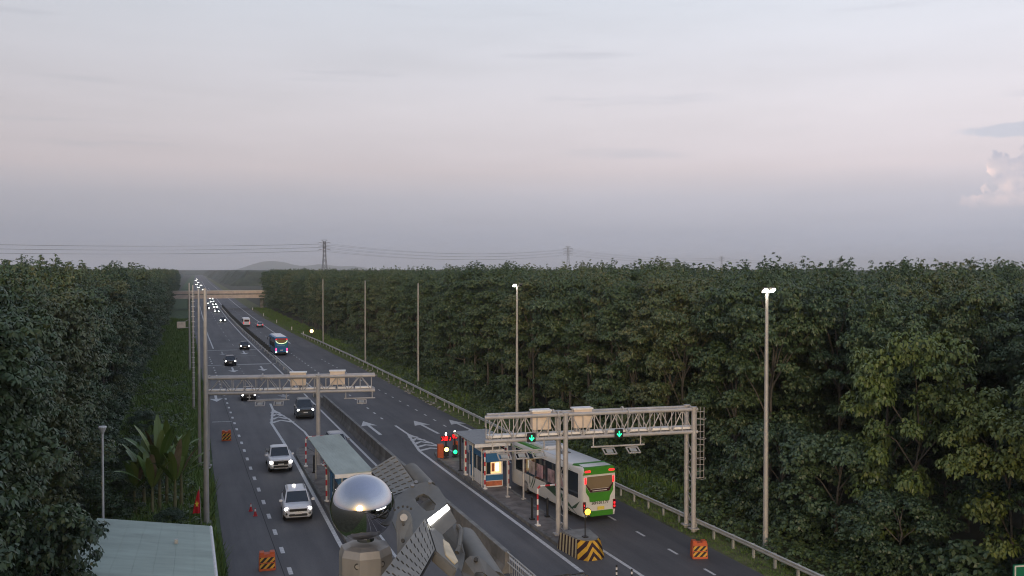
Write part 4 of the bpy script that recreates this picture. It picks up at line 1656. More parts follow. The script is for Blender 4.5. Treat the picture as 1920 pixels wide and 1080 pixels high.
# ------------------------------------------------------------------ lane signals on the right island
def signal(x, y, h, lamp, colm, lab, led):
    t = thing('lane_signal_post', lab, 'traffic signal', (x, y, 0.17))
    b = MB()
    b.bar((0, 0, 0), (0, 0, h), 0.07, 10)
    b.box((0, 0, 0.04), (0.4, 0.4, 0.08))
    b.build('post', M_BLACK, t)
    b = MB()
    b.box((0, -0.02, h - 0.22), (led, 0.14, 0.46))
    s = b.build('led_board', M_BLACK, t, bevel=0.02)
    r = random.Random(int(x * 10))
    d = MB()
    nx = int(led / 0.085) - 1
    for i in range(nx):
        for j in range(4):
            if r.random() < 0.62:
                d.box((-led / 2 + 0.085 * (i + 1), -0.095, h - 0.36 + j * 0.095), (0.062, 0.012, 0.062))
    d.build('led_pixels', M_LEDR, s)
    b = MB()
    b.box((0, -0.08, lamp), (0.42, 0.2, 0.9))
    s = b.build('signal_head', M_BLACK, t, bevel=0.03)
    b = MB()
    b.sphere((0, -0.19, lamp + (0.16 if colm is M_YEL else -0.14)), 0.185, 16, 8, (1, 0.4, 1))
    b.build('signal_lens', colm, s, smooth='all')
    b = MB()
    b.sphere((0, 0, h + 0.16), 0.08, 8, 6, (1, 1, 1.6))
    b.build('beacon', M_DRL, t)
    return t


signal(21.2, 78.6, 1.95, 0.62, M_YEL, 'dark lane signal post showing a yellow light and a red display', 0.95)
signal(22.05, 78.8, 2.05, 0.62, M_GRN, 'dark lane signal post showing a green light and a small red display', 0.55)
t = thing('ticket_cabinet', 'tall orange cabinet beside the yellow lane signal', 'cabinet', (20.78, 78.9, 0.17))
b = MB()
b.box((0, 0, 0.6), (0.5, 0.45, 1.2))
b.build('body', M_ORANGE, t, bevel=0.02)
b = MB()
b.box((0, -0.235, 0.62), (0.36, 0.02, 0.9))
b.build('door', M_ORANGE, t, bevel=0.005)
t = thing('ticket_cabinet', 'narrow orange cabinet partly hidden behind the green lane signal', 'cabinet', (22.35, 79.6, 0.17))
b = MB()
b.box((0, 0, 0.6), (0.35, 0.4, 1.3))
b.build('body', M_ORANGE, t, bevel=0.02)
b = MB()
b.box((0, -0.21, 0.62), (0.24, 0.02, 0.9))
b.build('door', M_ORANGE, t, bevel=0.005)

# round lit warning lamp on the right verge where the guardrail begins
t = thing('verge_warning_lamp', 'round glowing orange warning lamp on the far right verge', 'warning lamp', (27.85, 226, 0))
b = MB()
b.bar((0, 0, 0), (0, 0, 2.2), 0.05, 6)
b.build('stem', M_BLACK, t)
b = MB()
b.bar((0, 0.02, 2.0), (0, -0.12, 2.0), 0.62, 18)
b.build('backing_disc', M_BLACK, t)
b = MB()
b.sphere((0, -0.14, 2.0), 0.42, 14, 8, (1, 0.3, 1))
b.build('lamp_lens', mat('verge_lamp_lit', (1, 0.5, 0.3), 0.3, emit=4, ecol=(1.0, 0.50, 0.22)), t, smooth='all')
# short reflector posts on the far right verge
for i, (x, y) in enumerate([(27.5, 240), (26.9, 262), (26.2, 300), (25.6, 345), (25.2, 400)]):
    b = MB()
    b.box((0, 0, 0.5), (0.22, 0.12, 1.0))
    b.box((0, -0.062, 0.85), (0.16, 0.02, 0.14))
    o = b.build('marker_post', M_WP)
    o.location = (x, y, 0)
    tag(o, 'short white marker post along the far right shoulder', 'marker post', 'white marker posts along the far right shoulder')

# direction sign whose corner shows at bottom right
t = thing('direction_sign', 'green road sign with a white border at the bottom right corner', 'road sign', (37.4, 32.4, 0), R(-6))
b = MB()
b.box((0, 0, 2.1), (3.6, 0.06, 2.0))
pn = b.build('sign_panel', mat('sign_green', (0.01, 0.16, 0.09), 0.5), t)
b = MB()
for z in (1.17, 3.03):
    b.box((0, -0.04, z), (3.5, 0.02, 0.07))
for x in (-1.72, 1.72):
    b.box((x, -0.04, 2.1), (0.07, 0.02, 1.79))
b.build('border', M_WP, pn)
for x in (-1.2, 1.2):
    b = MB()
    b.bar((x, 0.09, 0), (x, 0.09, 3.0), 0.06, 8)
    b.build('post', M_GALV, t)

# red flag with a yellow star at the near left lamp post
t = thing('flag', 'red flag with a yellow star hanging beside the near left lamp post', 'flag', (0.62, 62.9, 0))
b = MB()
b.bar((0.1, 0, 0), (0.0, 0, 2.7), 0.02, 6)
b.build('staff', M_GALV, t)
vs, fs = [], []
nu, nv = 8, 12
for j in range(nv + 1):
    v_ = j / nv
    for i in range(nu + 1):
        u = i / nu
        w = 0.08 + 0.40 * v_ ** 0.8
        vs.append((-0.02 - (u - 0.15) * w, -0.03 + 0.07 * math.sin(u * 9 + v_ * 2) * v_, 2.55 - 1.55 * v_ - 0.15 * u * (1 - v_)))
for j in range(nv):
    for i in range(nu):
        a = j * (nu + 1) + i
        fs.append((a, a + 1, a + nu + 2, a + nu + 1))
b = MB()
b.add(vs, fs)
fc = b.build('cloth', mat('flag_red', (0.55, 0.01, 0.02), 0.7), t, smooth='all')
b = MB()
star = []
for k in range(10):
    a = math.pi / 2 + k * math.pi / 5
    r_ = 0.19 if k % 2 == 0 else 0.085
    star.append((-0.16 + r_ * math.cos(a) * 0.75, -0.16, 1.62 + r_ * math.sin(a) * 1.25))
b.extrude(star, (0, -0.008, 0))
b.build('star', mat('star_yellow', (0.85, 0.55, 0.05), 0.6), fc)

# ------------------------------------------------------------------ overpass
t = thing('overpass', 'long concrete flyover crossing the road in the distance', 'bridge', (15, 415, 0), R(2.0))
b = MB()
b.box((0, 0, 6.35), (78, 8.0, 0.5))
b.build('deck', M_CONC, t)
for k in range(13):
    b = MB()
    b.box((-36 + k * 6, -3.86, 5.35), (5.96, 0.5, 1.5))
    b.build('edge_girder', M_RUST, t)
for k in range(13):
    b = MB()
    b.box((-36 + k * 6, -4.05, 7.15), (5.94, 0.25, 1.05))
    b.build('parapet_panel', M_RUST, t)
b = MB()
b.box((0, -4.06, 7.82), (78, 0.42, 0.28))
b.build('parapet_coping', mat('coping_pale', (0.50, 0.47, 0.43), 0.8), t)
for px in (-14.5, 15.2):
    for py in (-2.5, 2.5):
        b = MB()
        b.bar((px, py, 0), (px, py, 4.4), 0.55, 12)
        b.build('pier', M_CONC, t)
    b = MB()
    b.box((px, 0, 4.45), (1.4, 7.0, 0.4))
    b.build('pier_cap', M_CONC, t)

# ------------------------------------------------------------------ vehicles


def wheels(t, xs, ys, r, w):
    for sx in (-1, 1):
        for yy in ys:
            b = MB()
            cyl_x(b, (sx * xs, yy, r), r, w, 22)
            tw = b.build('wheel', M_RUB, t, bevel=0.03)
            b = MB()
            cyl_x(b, (sx * (xs + w / 2), yy, r), r * 0.62, 0.03, 16)
            b.build('rim', M_RIM, tw)
            b = MB()
            cyl_x(b, (sx * (xs - 0.02), yy, r * 1.02), r * 1.2, w - 0.03, 22)
            b.build('wheel_arch', M_BLACK, t)


def panel_on(mb, q, m0, m1, v0, v1, off):
    """quad inset in face q (4 corners, bilinear), pushed out by off"""
    A, B, C_, D = [Vector(p) for p in q]
    f = lambda u, v: A.lerp(B, u).lerp(D.lerp(C_, u), v)
    n = (B - A).cross(D - A).normalized() * off
    p = [f(m0, v0), f(m1, v0), f(m1, v1), f(m0, v1)]
    mb.add([x + n for x in p] + [x - n * 0.6 for x in p], [(0, 1, 2, 3), (7, 6, 5, 4), (0, 4, 5, 1), (1, 5, 6, 2), (2, 6, 7, 3), (3, 7, 4, 0)])


def paint(name, c, rough=0.28, metal=0.0):
    m = mat('paint_' + name, c, rough, metal, spec=0.5, var=0.05, scale=1.5)
    return m


def make_car(name, label, cat, pm, loc, rz, L=4.6, W=1.86, H=1.70, style='suv', front=True, group=None, lit=True, taxi=False, nose=1.0):
    """front of the car is at local -y"""
    t = thing(name, label, cat, loc, rz, group)
    w = W / 2
    hood = 0.60 * H * nose
    belt = 0.62 * H
    st = [(0.0, .70, .34, hood - .22), (.02, .84, .27, hood - .10), (.055, .93, .24, hood - .03), (.14, .985, .23, hood + .02), (.25, 1, .23, belt - .02), (.33, 1, .23, belt),
          (.60, 1, .23, belt + .01), (.86, .99, .24, belt + .02), (.95, .95, .27, belt + (.0 if style != 'sedan' else -.05)), (.985, .88, .33, belt - .07), (1, .78, .42, belt - .16)]
    if style == 'pickup':
        st = [(0.0, .80, .42, hood - .10), (.015, .90, .36, hood - .03), (.05, .96, .33, hood + .02), (.14, .99, .33, hood + .04), (.26, 1, .32, belt), (.40, 1, .32, belt), (.66, 1, .32, belt), (.67, 1, .32, belt),
              (.95, 1, .34, belt), (.99, .97, .36, belt), (1, .95, .40, belt - .05)]
    rings = []
    for f, ww, zb, zs in st:
        y = -L / 2 + f * L
        a = w * ww
        rings.append([(-a * .86, y, zb), (a * .86, y, zb), (a, y, zb + .16), (a * 1.0, y, zs - .26), (a * .965, y, zs - .10), (a * .86, y, zs - .015), (a * .45, y, zs + .012), (-a * .45, y, zs + .012),
                      (-a * .86, y, zs - .015), (-a * .965, y, zs - .10), (-a, y, zs - .26), (-a, y, zb + .16)])
    b = MB()
    b.loft(rings)
    b.build('body', pm, t, smooth=True)
    ya, yb, yc, yd = {'suv': (.255, .42, .86, .975), 'sedan': (.26, .43, .70, .90), 'pickup': (.25, .38, .60, .655), 'hatch': (.24, .40, .84, .98)}[style]
    Y = lambda f: -L / 2 + f * L
    wb, wt = w * .885, w * .70
    zb = belt - .03
    B = [(-wb, Y(ya), zb - .02), (wb, Y(ya), zb - .02), (wb, Y(yd), zb), (-wb, Y(yd), zb)]
    T = [(-wt, Y(yb), H - .03), (wt, Y(yb), H - .03), (wt * .97, Y(yc), H - .05), (-wt * .97, Y(yc), H - .05)]
    b = MB()
    b.hexa(B, T)
    b.build('cabin', pm, t, smooth=True, bevel=0.05)
    b = MB()
    b.hexa([(-wt * .9, Y(yb) + .06, H - .04), (wt * .9, Y(yb) + .06, H - .04), (wt * .88, Y(yc) - .05, H - .06), (-wt * .88, Y(yc) - .05, H - .06)],
           [(-wt * .75, Y(yb) + .3, H + .015), (wt * .75, Y(yb) + .3, H + .015), (wt * .72, Y(yc) - .25, H), (-wt * .72, Y(yc) - .25, H)])
    b.build('roof', pm, t, bevel=0.02)
    b = MB()
    panel_on(b, (B[0], B[1], T[1], T[0]), .05, .95, .05, .93, .012)
    b.build('windscreen', M_GLASS, t)
    b = MB()
    panel_on(b, (B[2], B[3], T[3], T[2]), .08, .92, .12, .88, .012)
    b.build('rear_window', M_GLASS, t)
    for q in ((B[1], B[2], T[2], T[1]), (B[3], B[0], T[0], T[3])):
        flip = q[0] == B[3]
        for u0, u1 in ((.10, .44), (.47, .76), (.79, .93)) if style in ('suv', 'hatch') else ((.12, .48), (.52, .88)):
            if flip:
                u0, u1 = 1 - u1, 1 - u0
            b = MB()
            panel_on(b, q, u0, u1, .10, .90, .012)
            b.build('side_window', M_GLASS, t)
    wheels(t, w - 0.13, (Y(.185), Y(.80)), 0.37 if style != 'sedan' else .32, 0.24)
    for sx in (-1, 1):
        b = MB()
        b.box((sx * (w + .10), Y(.30), belt + .10), (.22, .11, .16))
        b.build('mirror', pm, t, bevel=0.03)
    yf = -L / 2
    if front:
        b = MB()
        b.box((0, yf + .03, hood - (.30 if style == 'pickup' else .24)), (W * .60, .12, .34 if style == 'pickup' else .18))
        b.build('grille', M_BLACK, t, bevel=0.03)
        b = MB()
        b.box((0, yf + .03, .46 if style != 'pickup' else .52), (W * .62, .13, .16))
        b.build('lower_intake', M_BLACK, t, bevel=0.03)
        b = MB()
        b.box((0, yf - .045, hood - .42), (.46, .02, .12))
        b.build('number_plate', M_PLATE, t)
        for sx in (-1, 1):
            b = MB()
            b.sphere((sx * w * (.80 if style == 'pickup' else .76), yf + (.05 if style == 'pickup' else .17), hood - (.24 if style == 'pickup' else .17)), .145, 14, 8, (1.0, .75, .72))
            b.build('headlight', M_HEAD if lit else M_TRIMCH, t, smooth='all')
            b = MB()
            b.box((sx * w * .72, yf + .06, .55), (.24, .10, .16))
            fg = b.build('fog_lamp_recess', M_BLACK, t, bevel=0.03)
            b = MB()
            b.sphere((sx * w * .72, yf + .0, .55), .055, 8, 6)
            b.build('fog_lamp', M_TRIMCH, fg)
        b = MB()
        b.box((0, yf - .02, hood - .14), (W * .5, .03, .025))
        b.build('grille_trim', M_TRIMCH, t)
    yr = L / 2
    for sx in (-1, 1):
        b = MB()
        b.box((sx * w * .76, yr - .07, belt - .22), (.28, .22, .20))
        b.build('tail_light', M_TAIL, t, bevel=0.03)
    b = MB()
    b.box((0, yr + .01, belt - .34), (.44, .03, .12))
    b.build('rear_plate', M_PLATEY if cat == 'taxi' else M_PLATE, t)
    b = MB()
    b.box((0, yr - .02, .44), (W * .8, .12, .18))
    b.build('rear_bumper', M_BLACK, t, bevel=0.03)
    if style == 'pickup':
        b = MB()
        for sx in (-1, 1):
            b.box((sx * (w - .06), Y(.83), belt + .05), (.08, L * .30, .10))
        b.build('bed_rail', M_BLACK, t)
        b = MB()
        b.box((0, Y(.83), belt - .005), (W - .25, L * .29, .05))
        b.build('bed_cover', M_BLACK, t)
        b = MB()
        for sx in (-.09, 0, .09):
            b.box((sx * 1.6, yf - .03, hood - .16), (.10, .03, .11))
        b.build('grille_letters', M_TRIMCH, t)
        b = MB()
        b.box((0, yf - .04, .40), (W * .58, .09, .09))
        b.build('skid_bar', M_TRIMCH, t, bevel=0.02)
    if taxi:
        b = MB()
        b.sphere((-.1, Y(.70), H + .04), .075, 10, 6, (1.5, .6, .8))
        b.build('roof_light', M_DRL, t, smooth='all')
    if style == 'suv':
        for sx in (-1, 1):
            b = MB()
            b.bar((sx * wt * .88, Y(yb) + .2, H + .035), (sx * wt * .85, Y(yc) - .2, H + .015), .022, 6)
            b.build('roof_rail', M_TRIMCH, t)
    return t


P_WHITE = paint('white', (0.76, 0.76, 0.77))
P_SILVER = paint('silver', (0.42, 0.42, 0.43), 0.3, 0.5)
P_BLACK = paint('black', (0.014, 0.014, 0.017), 0.2)
P_DGREY = paint('dark_grey_blue', (0.05, 0.062, 0.072), 0.3)
P_GREY = paint('pale_grey', (0.34, 0.34, 0.36), 0.3, 0.3)

make_car('suv', 'white SUV with lit headlights and a small roof light, nearest vehicle in the left lanes', 'car', P_WHITE, (6.9, 64.75, 0), R(-3), 4.7, 1.92, 1.68, 'suv', taxi=True)
make_car('pickup_truck', 'white double-cab pickup truck with a black grille behind the white SUV', 'pickup truck', P_WHITE, (7.15, 80.6, 0), R(-1), 5.2, 1.94, 1.84, 'pickup', nose=1.02)
make_car('suv', 'boxy dark grey SUV with lit headlights approaching the left booth lane', 'car', P_DGREY, (12.35, 107.5, 0), R(-2), 4.8, 2.0, 1.96, 'suv', nose=1.02)
make_car('hatchback', 'pale grey car passing behind the long green booth roof', 'car', P_GREY, (12.85, 86.6, 0), R(0), 4.3, 1.84, 1.55, 'hatch', lit=False)
make_car('sedan', 'black car with lit headlights passing under the left gantry beam', 'car', P_BLACK, (7.25, 124.6, 0), R(-1), 4.7, 1.88, 1.5, 'sedan')
make_car('sedan', 'black car with lit headlights between the two pale road bars', 'car', P_BLACK, (6.9, 170.2, 0), R(0), 4.7, 1.95, 1.62, 'suv')
make_car('sedan', 'black car with lit headlights close to the median before the road bars', 'car', P_BLACK, (11.1, 203, 0), R(0), 4.7, 1.95, 1.62, 'suv')
make_car('sedan', 'dark car whose roof shows at the bottom edge of the right carriageway', 'car', P_BLACK, (18.0, 42.3, 0), R(180), 4.6, 1.84, 1.5, 'sedan', lit=False)
make_car('sedan', 'silver car driving away beside the white minibus', 'car', P_SILVER, (19.65, 280.2, 0), R(180), 4.5, 1.85, 1.5, 'sedan', front=False)

# the queue of far oncoming cars: body and a pair of headlights each


def far_car(pm, nm, label, x, y, H=1.5, W=1.85, big=1.0, top=None):
    t = thing(nm, label, 'car', (x, y, 0), 0, 'far cars driving toward the camera')
    L = 4.5
    b = MB()
    hd = H * .58
    b.loft([[(-W / 2 * k, -L / 2 + f * L, .25), (W / 2 * k, -L / 2 + f * L, .25), (W / 2 * k, -L / 2 + f * L, z), (-W / 2 * k, -L / 2 + f * L, z)] for f, k, z in ((0, .85, hd - .15), (.08, .97, hd), (.9, 1, hd + .08), (1, .85, hd - .1))])
    b.build('body', pm, t, bevel=0.05)
    b = MB()
    b.hexa([(-W * .43, -L * .22, hd), (W * .43, -L * .22, hd), (W * .43, L * .46, hd), (-W * .43, L * .46, hd)], [(-W * .34, -L * .06, H), (W * .34, -L * .06, H), (W * .34, L * .34, H), (-W * .34, L * .34, H)])
    b.build('cabin', M_GLASS, t, bevel=0.04)
    b = MB()
    b.box((0, L * .14, H + .012), (W * .62, L * .36, .03))
    b.build('roof', pm, t)
    for sx in (-1, 1):
        b = MB()
        b.sphere((sx * W * .36, -L / 2 - .02, hd - .22), .17 * big, 10, 6, (1, .6, 1))
        b.build('headlight', M_HEADF, t, smooth='all')
    for sx in (-1, 1):
        for yy in (-L * .31, L * .3):
            b = MB()
            cyl_x(b, (sx * (W / 2 - .1), yy, .32), .32, .22, 14)
            b.build('wheel', M_RUB, t)
    return t


FAR = [(10.4, 311, P_BLACK), (10.5, 378, P_DGREY), (7.6, 412, P_BLACK), (11.2, 424, P_WHITE), (8.3, 470, P_DGREY), (11.6, 456, P_BLACK), (11.5, 497, P_SILVER), (12.3, 548, P_BLACK),
       (9.6, 590, P_WHITE), (11.9, 690, P_BLACK), (12.0, 800, P_DGREY), (9.4, 905, P_WHITE), (13.0, 1020, P_BLACK), (9.2, 1100, P_DGREY), (12.6, 1260, P_WHITE),
       (10.9, 1450, P_BLACK), (15.0, 1700, P_BLACK)]
cols = {id(P_BLACK): 'black', id(P_DGREY): 'dark grey', id(P_WHITE): 'white', id(P_SILVER): 'silver'}
for i, (x, y, pm) in enumerate(FAR):
    lab = ['first black car of the far oncoming line, headlights lit, before the flyover', 'second car of the far oncoming line, headlights lit, just beyond the first'][i] if i < 2 else \
        'tiny distant ' + cols[id(pm)] + ' car, headlights lit, ' + ('this side of the flyover' if y < 405 else 'beyond the flyover, outer lane' if x < 10.3 else 'beyond the flyover, inner lane')
    far_car(pm, 'oncoming_car', lab, x, y, 1.5, 1.85, 0.85 if y < 500 else 1.1)


def make_bus(label, loc, rz, L, W, H, m_body, m_lower, style, group=None, cat='bus'):
    """rear of the bus is at local -y, it drives toward +y"""
    t = thing('coach_bus' if L > 8 else 'minibus', label, cat, loc, rz, group)
    w = W / 2

    def ring(y, k, zb, zt):
        a = w * k
        c = 0.22 if L > 8 else 0.16
        return [(-a * .96, y, zb), (a * .96, y, zb), (a, y, zb + .15), (a, y, zt - c * 1.6), (a * .965, y, zt - c * .7), (a * .90, y, zt - c * .2), (a * .78, y, zt), (-a * .78, y, zt), (-a * .90, y, zt - c * .2),
                (-a * .965, y, zt - c * .7), (-a, y, zt - c * 1.6), (-a, y, zb + .15)]
    b = MB()
    zb = 0.34
    b.loft([ring(0, .955, zb + .1, H - .16), ring(.10, .985, zb + .02, H - .05), ring(.35, 1, zb, H), ring(L - .7, 1, zb, H), ring(L - .2, .975, zb, H - .06), ring(L, .92, zb + .08, H - .25)])
    b.build('body', m_body, t, smooth=True)
    sc = L / 11.4
    # windows down each side
    z0, z1 = (1.50, H - .50) if L > 8 else (1.15, H - .42)
    n = 6 if L > 8 else 4
    ya, yb = 0.45 * sc + .15, L - 1.0 * sc
    for sx in (-1, 1):
        for k in range(n):
            y0 = ya + (yb - ya) * k / n + .03
            y1 = ya + (yb - ya) * (k + 1) / n - .03
            b = MB()
            b.box((sx * (w + .004), (y0 + y1) / 2, (z0 + z1) / 2), (.03, y1 - y0, z1 - z0))
            b.build('side_window', M_GLASS, t)
    b = MB()
    b.hexa([(-w * .85, L - .03, 1.0), (w * .85, L - .03, 1.0), (w * .85, L + .03, 1.0), (-w * .85, L + .03, 1.0)], [(-w * .82, L - .20, H - .45), (w * .82, L - .20, H - .45), (w * .82, L - .10, H - .45), (-w * .82, L - .10, H - .45)])
    b.build('windscreen', M_GLASS, t)
    wheels(t, w - 0.15, (2.6 * sc, L - 2.7 * sc), 0.50 if L > 8 else .36, 0.30 if L > 8 else .22)
    for sx in (-1, 1):
        b = MB()
        b.bar((sx * w * .98, L - .1, H - .55), (sx * (w + .28), L + .2, H - .75), .03, 6)
        b.box((sx * (w + .28), L + .2, H - 1.0), (.1, .2, .45))
        b.build('mirror', M_BLACK, t)
    return t


# --- green and white coach
P_GREEN = paint('leaf_green', (0.060, 0.25, 0.025), 0.35)
P_CREAM = paint('coach_white', (0.66, 0.65, 0.62), 0.35)
BL, BW, BH = 11.6, 2.5, 3.62
bus = make_bus('long white and green coach with red tail lights driving through the right toll lane', (25.62, 56.15, 0), R(5.0), BL, BW, BH, P_CREAM, P_GREEN, 'green')
w = BW / 2


def bpart(name, m, boxes, bev=0.0, par=bus):
    b = MB()
    for c, d in boxes:
        b.box(c, d)
    return b.build(name, m, par, bevel=bev)


def rear_poly(name, m, pts, y, th=0.03, par=None):
    b = MB()
    b.extrude([(x, y, z) for x, z in pts], (0, -th, 0))
    return b.build(name, m, par or bus)


# green roof ends and edges
b = MB()
b.hexa([(-w * .985, -.03, BH - .54), (w * .985, -.03, BH - .54), (w * 1.014, 2.0, BH - .46), (-w * 1.014, 2.0, BH - .46)], [(-w * .86, -.022, BH - .03), (w * .86, -.022, BH - .03), (w * .93, 1.5, BH + .012), (-w * .93, 1.5, BH + .012)])
b.build('rear_roof_band', P_GREEN, bus, bevel=0.03)
b = MB()
b.hexa([(-w * 1.012, 6.55, BH - .44), (-w * .98, 6.55, BH - .44), (-w * .98, 10.9, BH - .44), (-w * 1.012, 10.9, BH - .44)], [(-w * .91, 6.55, BH + .014), (-w * .66, 6.55, BH + .014), (-w * .66, 10.6, BH + .014), (-w * .91, 10.6, BH + .014)])
b.build('roof_edge_panel', P_GREEN, bus)
b = MB()
b.hexa([(-w * .93, 4.2, BH - .12), (-w * .90, 4.2, BH - .12), (-w * .90, 6.5, BH - .12), (-w * .93, 6.5, BH - .12)], [(-w * .88, 4.2, BH + .05), (-w * .78, 4.2, BH + .05), (-w * .78, 6.5, BH + .05), (-w * .88, 6.5, BH + .05)])
b.build('roof_edge_strip', P_WHITE, bus)
rear_poly('rear_window', mat('rear_glass_warm', (0.22, 0.165, 0.10), 0.15), [(-.92, 2.98), (.92, 2.98), (.98, 2.45), (.70, 2.18), (-.70, 2.18), (-.98, 2.45)], -.012)
rear_poly('route_strip', mat('route_strip_dark', (0.05, 0.012, 0.015), 0.4), [(-1.02, 2.52), (-.93, 2.42), (-.68, 2.15), (.68, 2.15), (.93, 2.42), (1.02, 2.52), (1.0, 2.38), (.72, 1.95), (-.72, 1.95), (-1.0, 2.38)], -.026)
lt = bpart('strip_lettering', M_PLATE, [((-.52 + .085 * k, -.075, 2.05), (.055, .012, .06)) for k in range(13)])
rear_poly('engine_hatch', P_GREEN, [(-1.02, 2.36), (-.74, 1.93), (.74, 1.93), (1.02, 2.36), (1.02, 1.98), (.78, 1.60), (.74, 1.32), (-.74, 1.32), (-.78, 1.60), (-1.02, 1.98)], -.02)
bpart('rear_bumper', P_GREEN, [((.16, .0, .52), (1.72, .12, .36))], .03)
bpart('bumper_corner', P_CREAM, [((-1.06, .03, .58), (.20, .14, .5)), ((1.08, .03, .58), (.14, .14, .5))], .03)
for sx in (-1, 1):
    bpart('roof_marker_light', M_TAIL, [((sx * .90, -.04, 3.34), (.42, .08, .13))], .02)
    bpart('upper_tail_light', M_TAIL, [((sx * 1.05, -.01, 2.72), (.13, .07, .42))], .02)
    bpart('tail_light_cluster', mat('tail_housing', (.12, .005, .006), .3), [((sx * 1.12, .0, 1.02), (.20, .10, .66))], .02)
    bpart('brake_light', M_TAIL, [((sx * 1.12, -.055, 1.12), (.12, .03, .14))], .01)
    bpart('brake_light', M_TAIL, [((sx * 1.12, -.055, .90), (.12, .03, .12))], .01)
bpart('number_plate', M_PLATEY, [((.10, -.035, .86), (.52, .02, .22))])
tc_ = bpy.data.curves.new('fleet_number', 'FONT')
tc_.body = '50H-013.77'
tc_.size = 0.27
tc_.align_x = 'CENTER'
tc_.extrude = 0.004
tc_.offset = 0.006
tc_.materials.append(M_BLACK)
fo_ = bpy.data.objects.new('lettering_curve', tc_)
COL.objects.link(fo_)
bpy.context.view_layer.update()
fm = bpy.data.meshes.new_from_object(fo_.evaluated_get(bpy.context.evaluated_depsgraph_get()))
bpy.data.objects.remove(fo_)
fo = link('fleet_number', fm, bus)
fo.location = (.05, -.012, 1.13)
fo.rotation_euler = (R(90), 0, 0)
# dark-green swooshes on both flanks
for sx in (-1, 1):
    b = MB()
    for o_, th in ((0, .20), (.42, .13)):
        pts = []
        N = 12
        for k in range(N + 1):
            u = k / N
            pts.append((5.4 - 4.6 * u + o_, 1.45 - 1.05 * u ** 1.6 - o_ * .4, th * math.sin(math.pi * min(1, u + .08)) + .015))
        vs, fs = [], []
        for y_, z_, th_ in pts:
            vs += [(sx * (w + .012), y_, z_ + th_), (sx * (w + .012), y_, z_ - th_)]
        for k in range(N):
            fs.append((2 * k, 2 * k + 1, 2 * k + 3, 2 * k + 2))
        b.add(vs, fs)
    for o_ in (0, .32):
        pts = [(8.05 - o_ - .55 * math.sin(a_ * .9), .62 + .95 * a_ / 1.6, .03 + .05 * math.sin(a_ * 1.9)) for a_ in [1.6 * q_ / 8 for q_ in range(9)]]
        vs = []
        for y_, z_, th_ in pts:
            vs += [(sx * (w + .012), y_ - th_, z_), (sx * (w + .012), y_ + th_, z_)]
        b.add(vs, [(2 * k, 2 * k + 1, 2 * k + 3, 2 * k + 2) for k in range(8)])
    # leaf near the rear corner
    vs = [(sx * (w + .014), 1.75, .55), (sx * (w + .014), .95, .75), (sx * (w + .014), .35, 1.35), (sx * (w + .014), .95, 1.02)]
    b.add(vs, [(0, 1, 2, 3)])
    b.build('flank_graphic', mat('graphic_green', (0.035, 0.085, 0.045), 0.4), bus)
    bpart('front_pillar_stripe', mat('graphic_green', (0, 0, 0)), [((sx * (w + .006), 8.1, 1.2), (.02, .12, .6))])
# photographs of people printed on the window film
for k, (yy, cc) in enumerate([(3.2, (.30, .20, .19)), (4.6, (.36, .24, .24)), (6.4, (.38, .22, .24)), (7.7, (.22, .17, .18))]):
    bpart('window_film', mat('film_%d' % k, cc, .3, var=.75, scale=2.2), [((-w - .022, yy, 2.15), (.008, 1.05, .95))])
# roof gear
bpart('roof_air_conditioner', P_WHITE, [((.05, 7.7, BH + .13), (1.75, 2.6, .26))], .06)
bpart('roof_hatch', mat('hatch_grey', (.12, .12, .12), .5), [((0, 5.1, BH + .04), (.75, .75, .07))], .02)
bpart('roof_hatch', mat('hatch_grey', (.12, .12, .12), .5), [((0, 10.2, BH + .04), (.75, .6, .07))], .02)
for k in range(3):
    bpart('ac_louvre', M_GALV, [((.05, 6.9 + k * .75, BH + .27), (1.3, .5, .03))], .01)

# --- blue coach farther away
P_BLUE = paint('coach_blue', (0.03, 0.17, 0.38), 0.3)
bb = make_bus('blue coach with colourful lit rear driving away beyond the median', (17.05, 185, 0), R(1), 11.5, 2.45, 3.6, P_BLUE, P_BLUE, 'blue')


def b2(name, m, boxes, bev=0.0):
    return bpart(name, m, boxes, bev, bb)


b2('rear_cap', mat('cap_red', (.42, .05, .03), .4), [((0, -.01, 3.22), (2.2, .08, .28))], .03)
rear_poly('rear_window', mat('blue_rear_glass', (.30, .20, .08), .2), [(-.95, 3.05), (.95, 3.05), (.85, 2.75), (.45, 2.5), (-.45, 2.5), (-.85, 2.75)], -.02, par=bb)
b = MB()
pts = [(-1.08, 2.92), (-.98, 2.70), (-.72, 2.48), (-.36, 2.36), (0, 2.32), (.36, 2.36), (.72, 2.48), (.98, 2.70), (1.08, 2.92)]
for p, q in zip(pts[:-1], pts[1:]):
    b.bar((p[0], -.06, p[1]), (q[0], -.06, q[1]), .055, 6)
b.build('led_arc', mat('led_arc_lit', (.8, 1, .6), .4, emit=0.9, ecol=(.85, 1.0, .5)), bb)
b2('roof', P_WHITE, [((0, 5.6, 3.63), (1.9, 10.2, .05))], .02)
b2('rear_band', mat('band_pale_blue', (.18, .30, .46), .4), [((-.1, -.02, 1.95), (1.5, .05, .22))])
b2('rear_graphic', mat('band_teal', (.02, .22, .22), .4), [((.75, -.02, 2.15), (.6, .04, .75))])
b2('number_plate', M_PLATE, [((0, -.03, 1.05), (.5, .03, .2))])
b2('rear_bumper', M_BLACK, [((0, .0, .52), (2.2, .12, .34))], .03)
for sx in (-1, 1):
    b2('tail_light', mat('tail_pink_lit', (.9, .05, .3), .3, emit=0.9, ecol=(1, .10, .36)), [((sx * 1.02, -.02, 1.2), (.26, .1, .5))], .03)
    b2('reversing_light', M_DRL, [((sx * 1.02, -.06, .72), (.2, .06, .12))], .02)
    b2('upper_light', M_TAIL, [((sx * 1.0, -.04, 3.15), (.2, .06, .2))], .02)

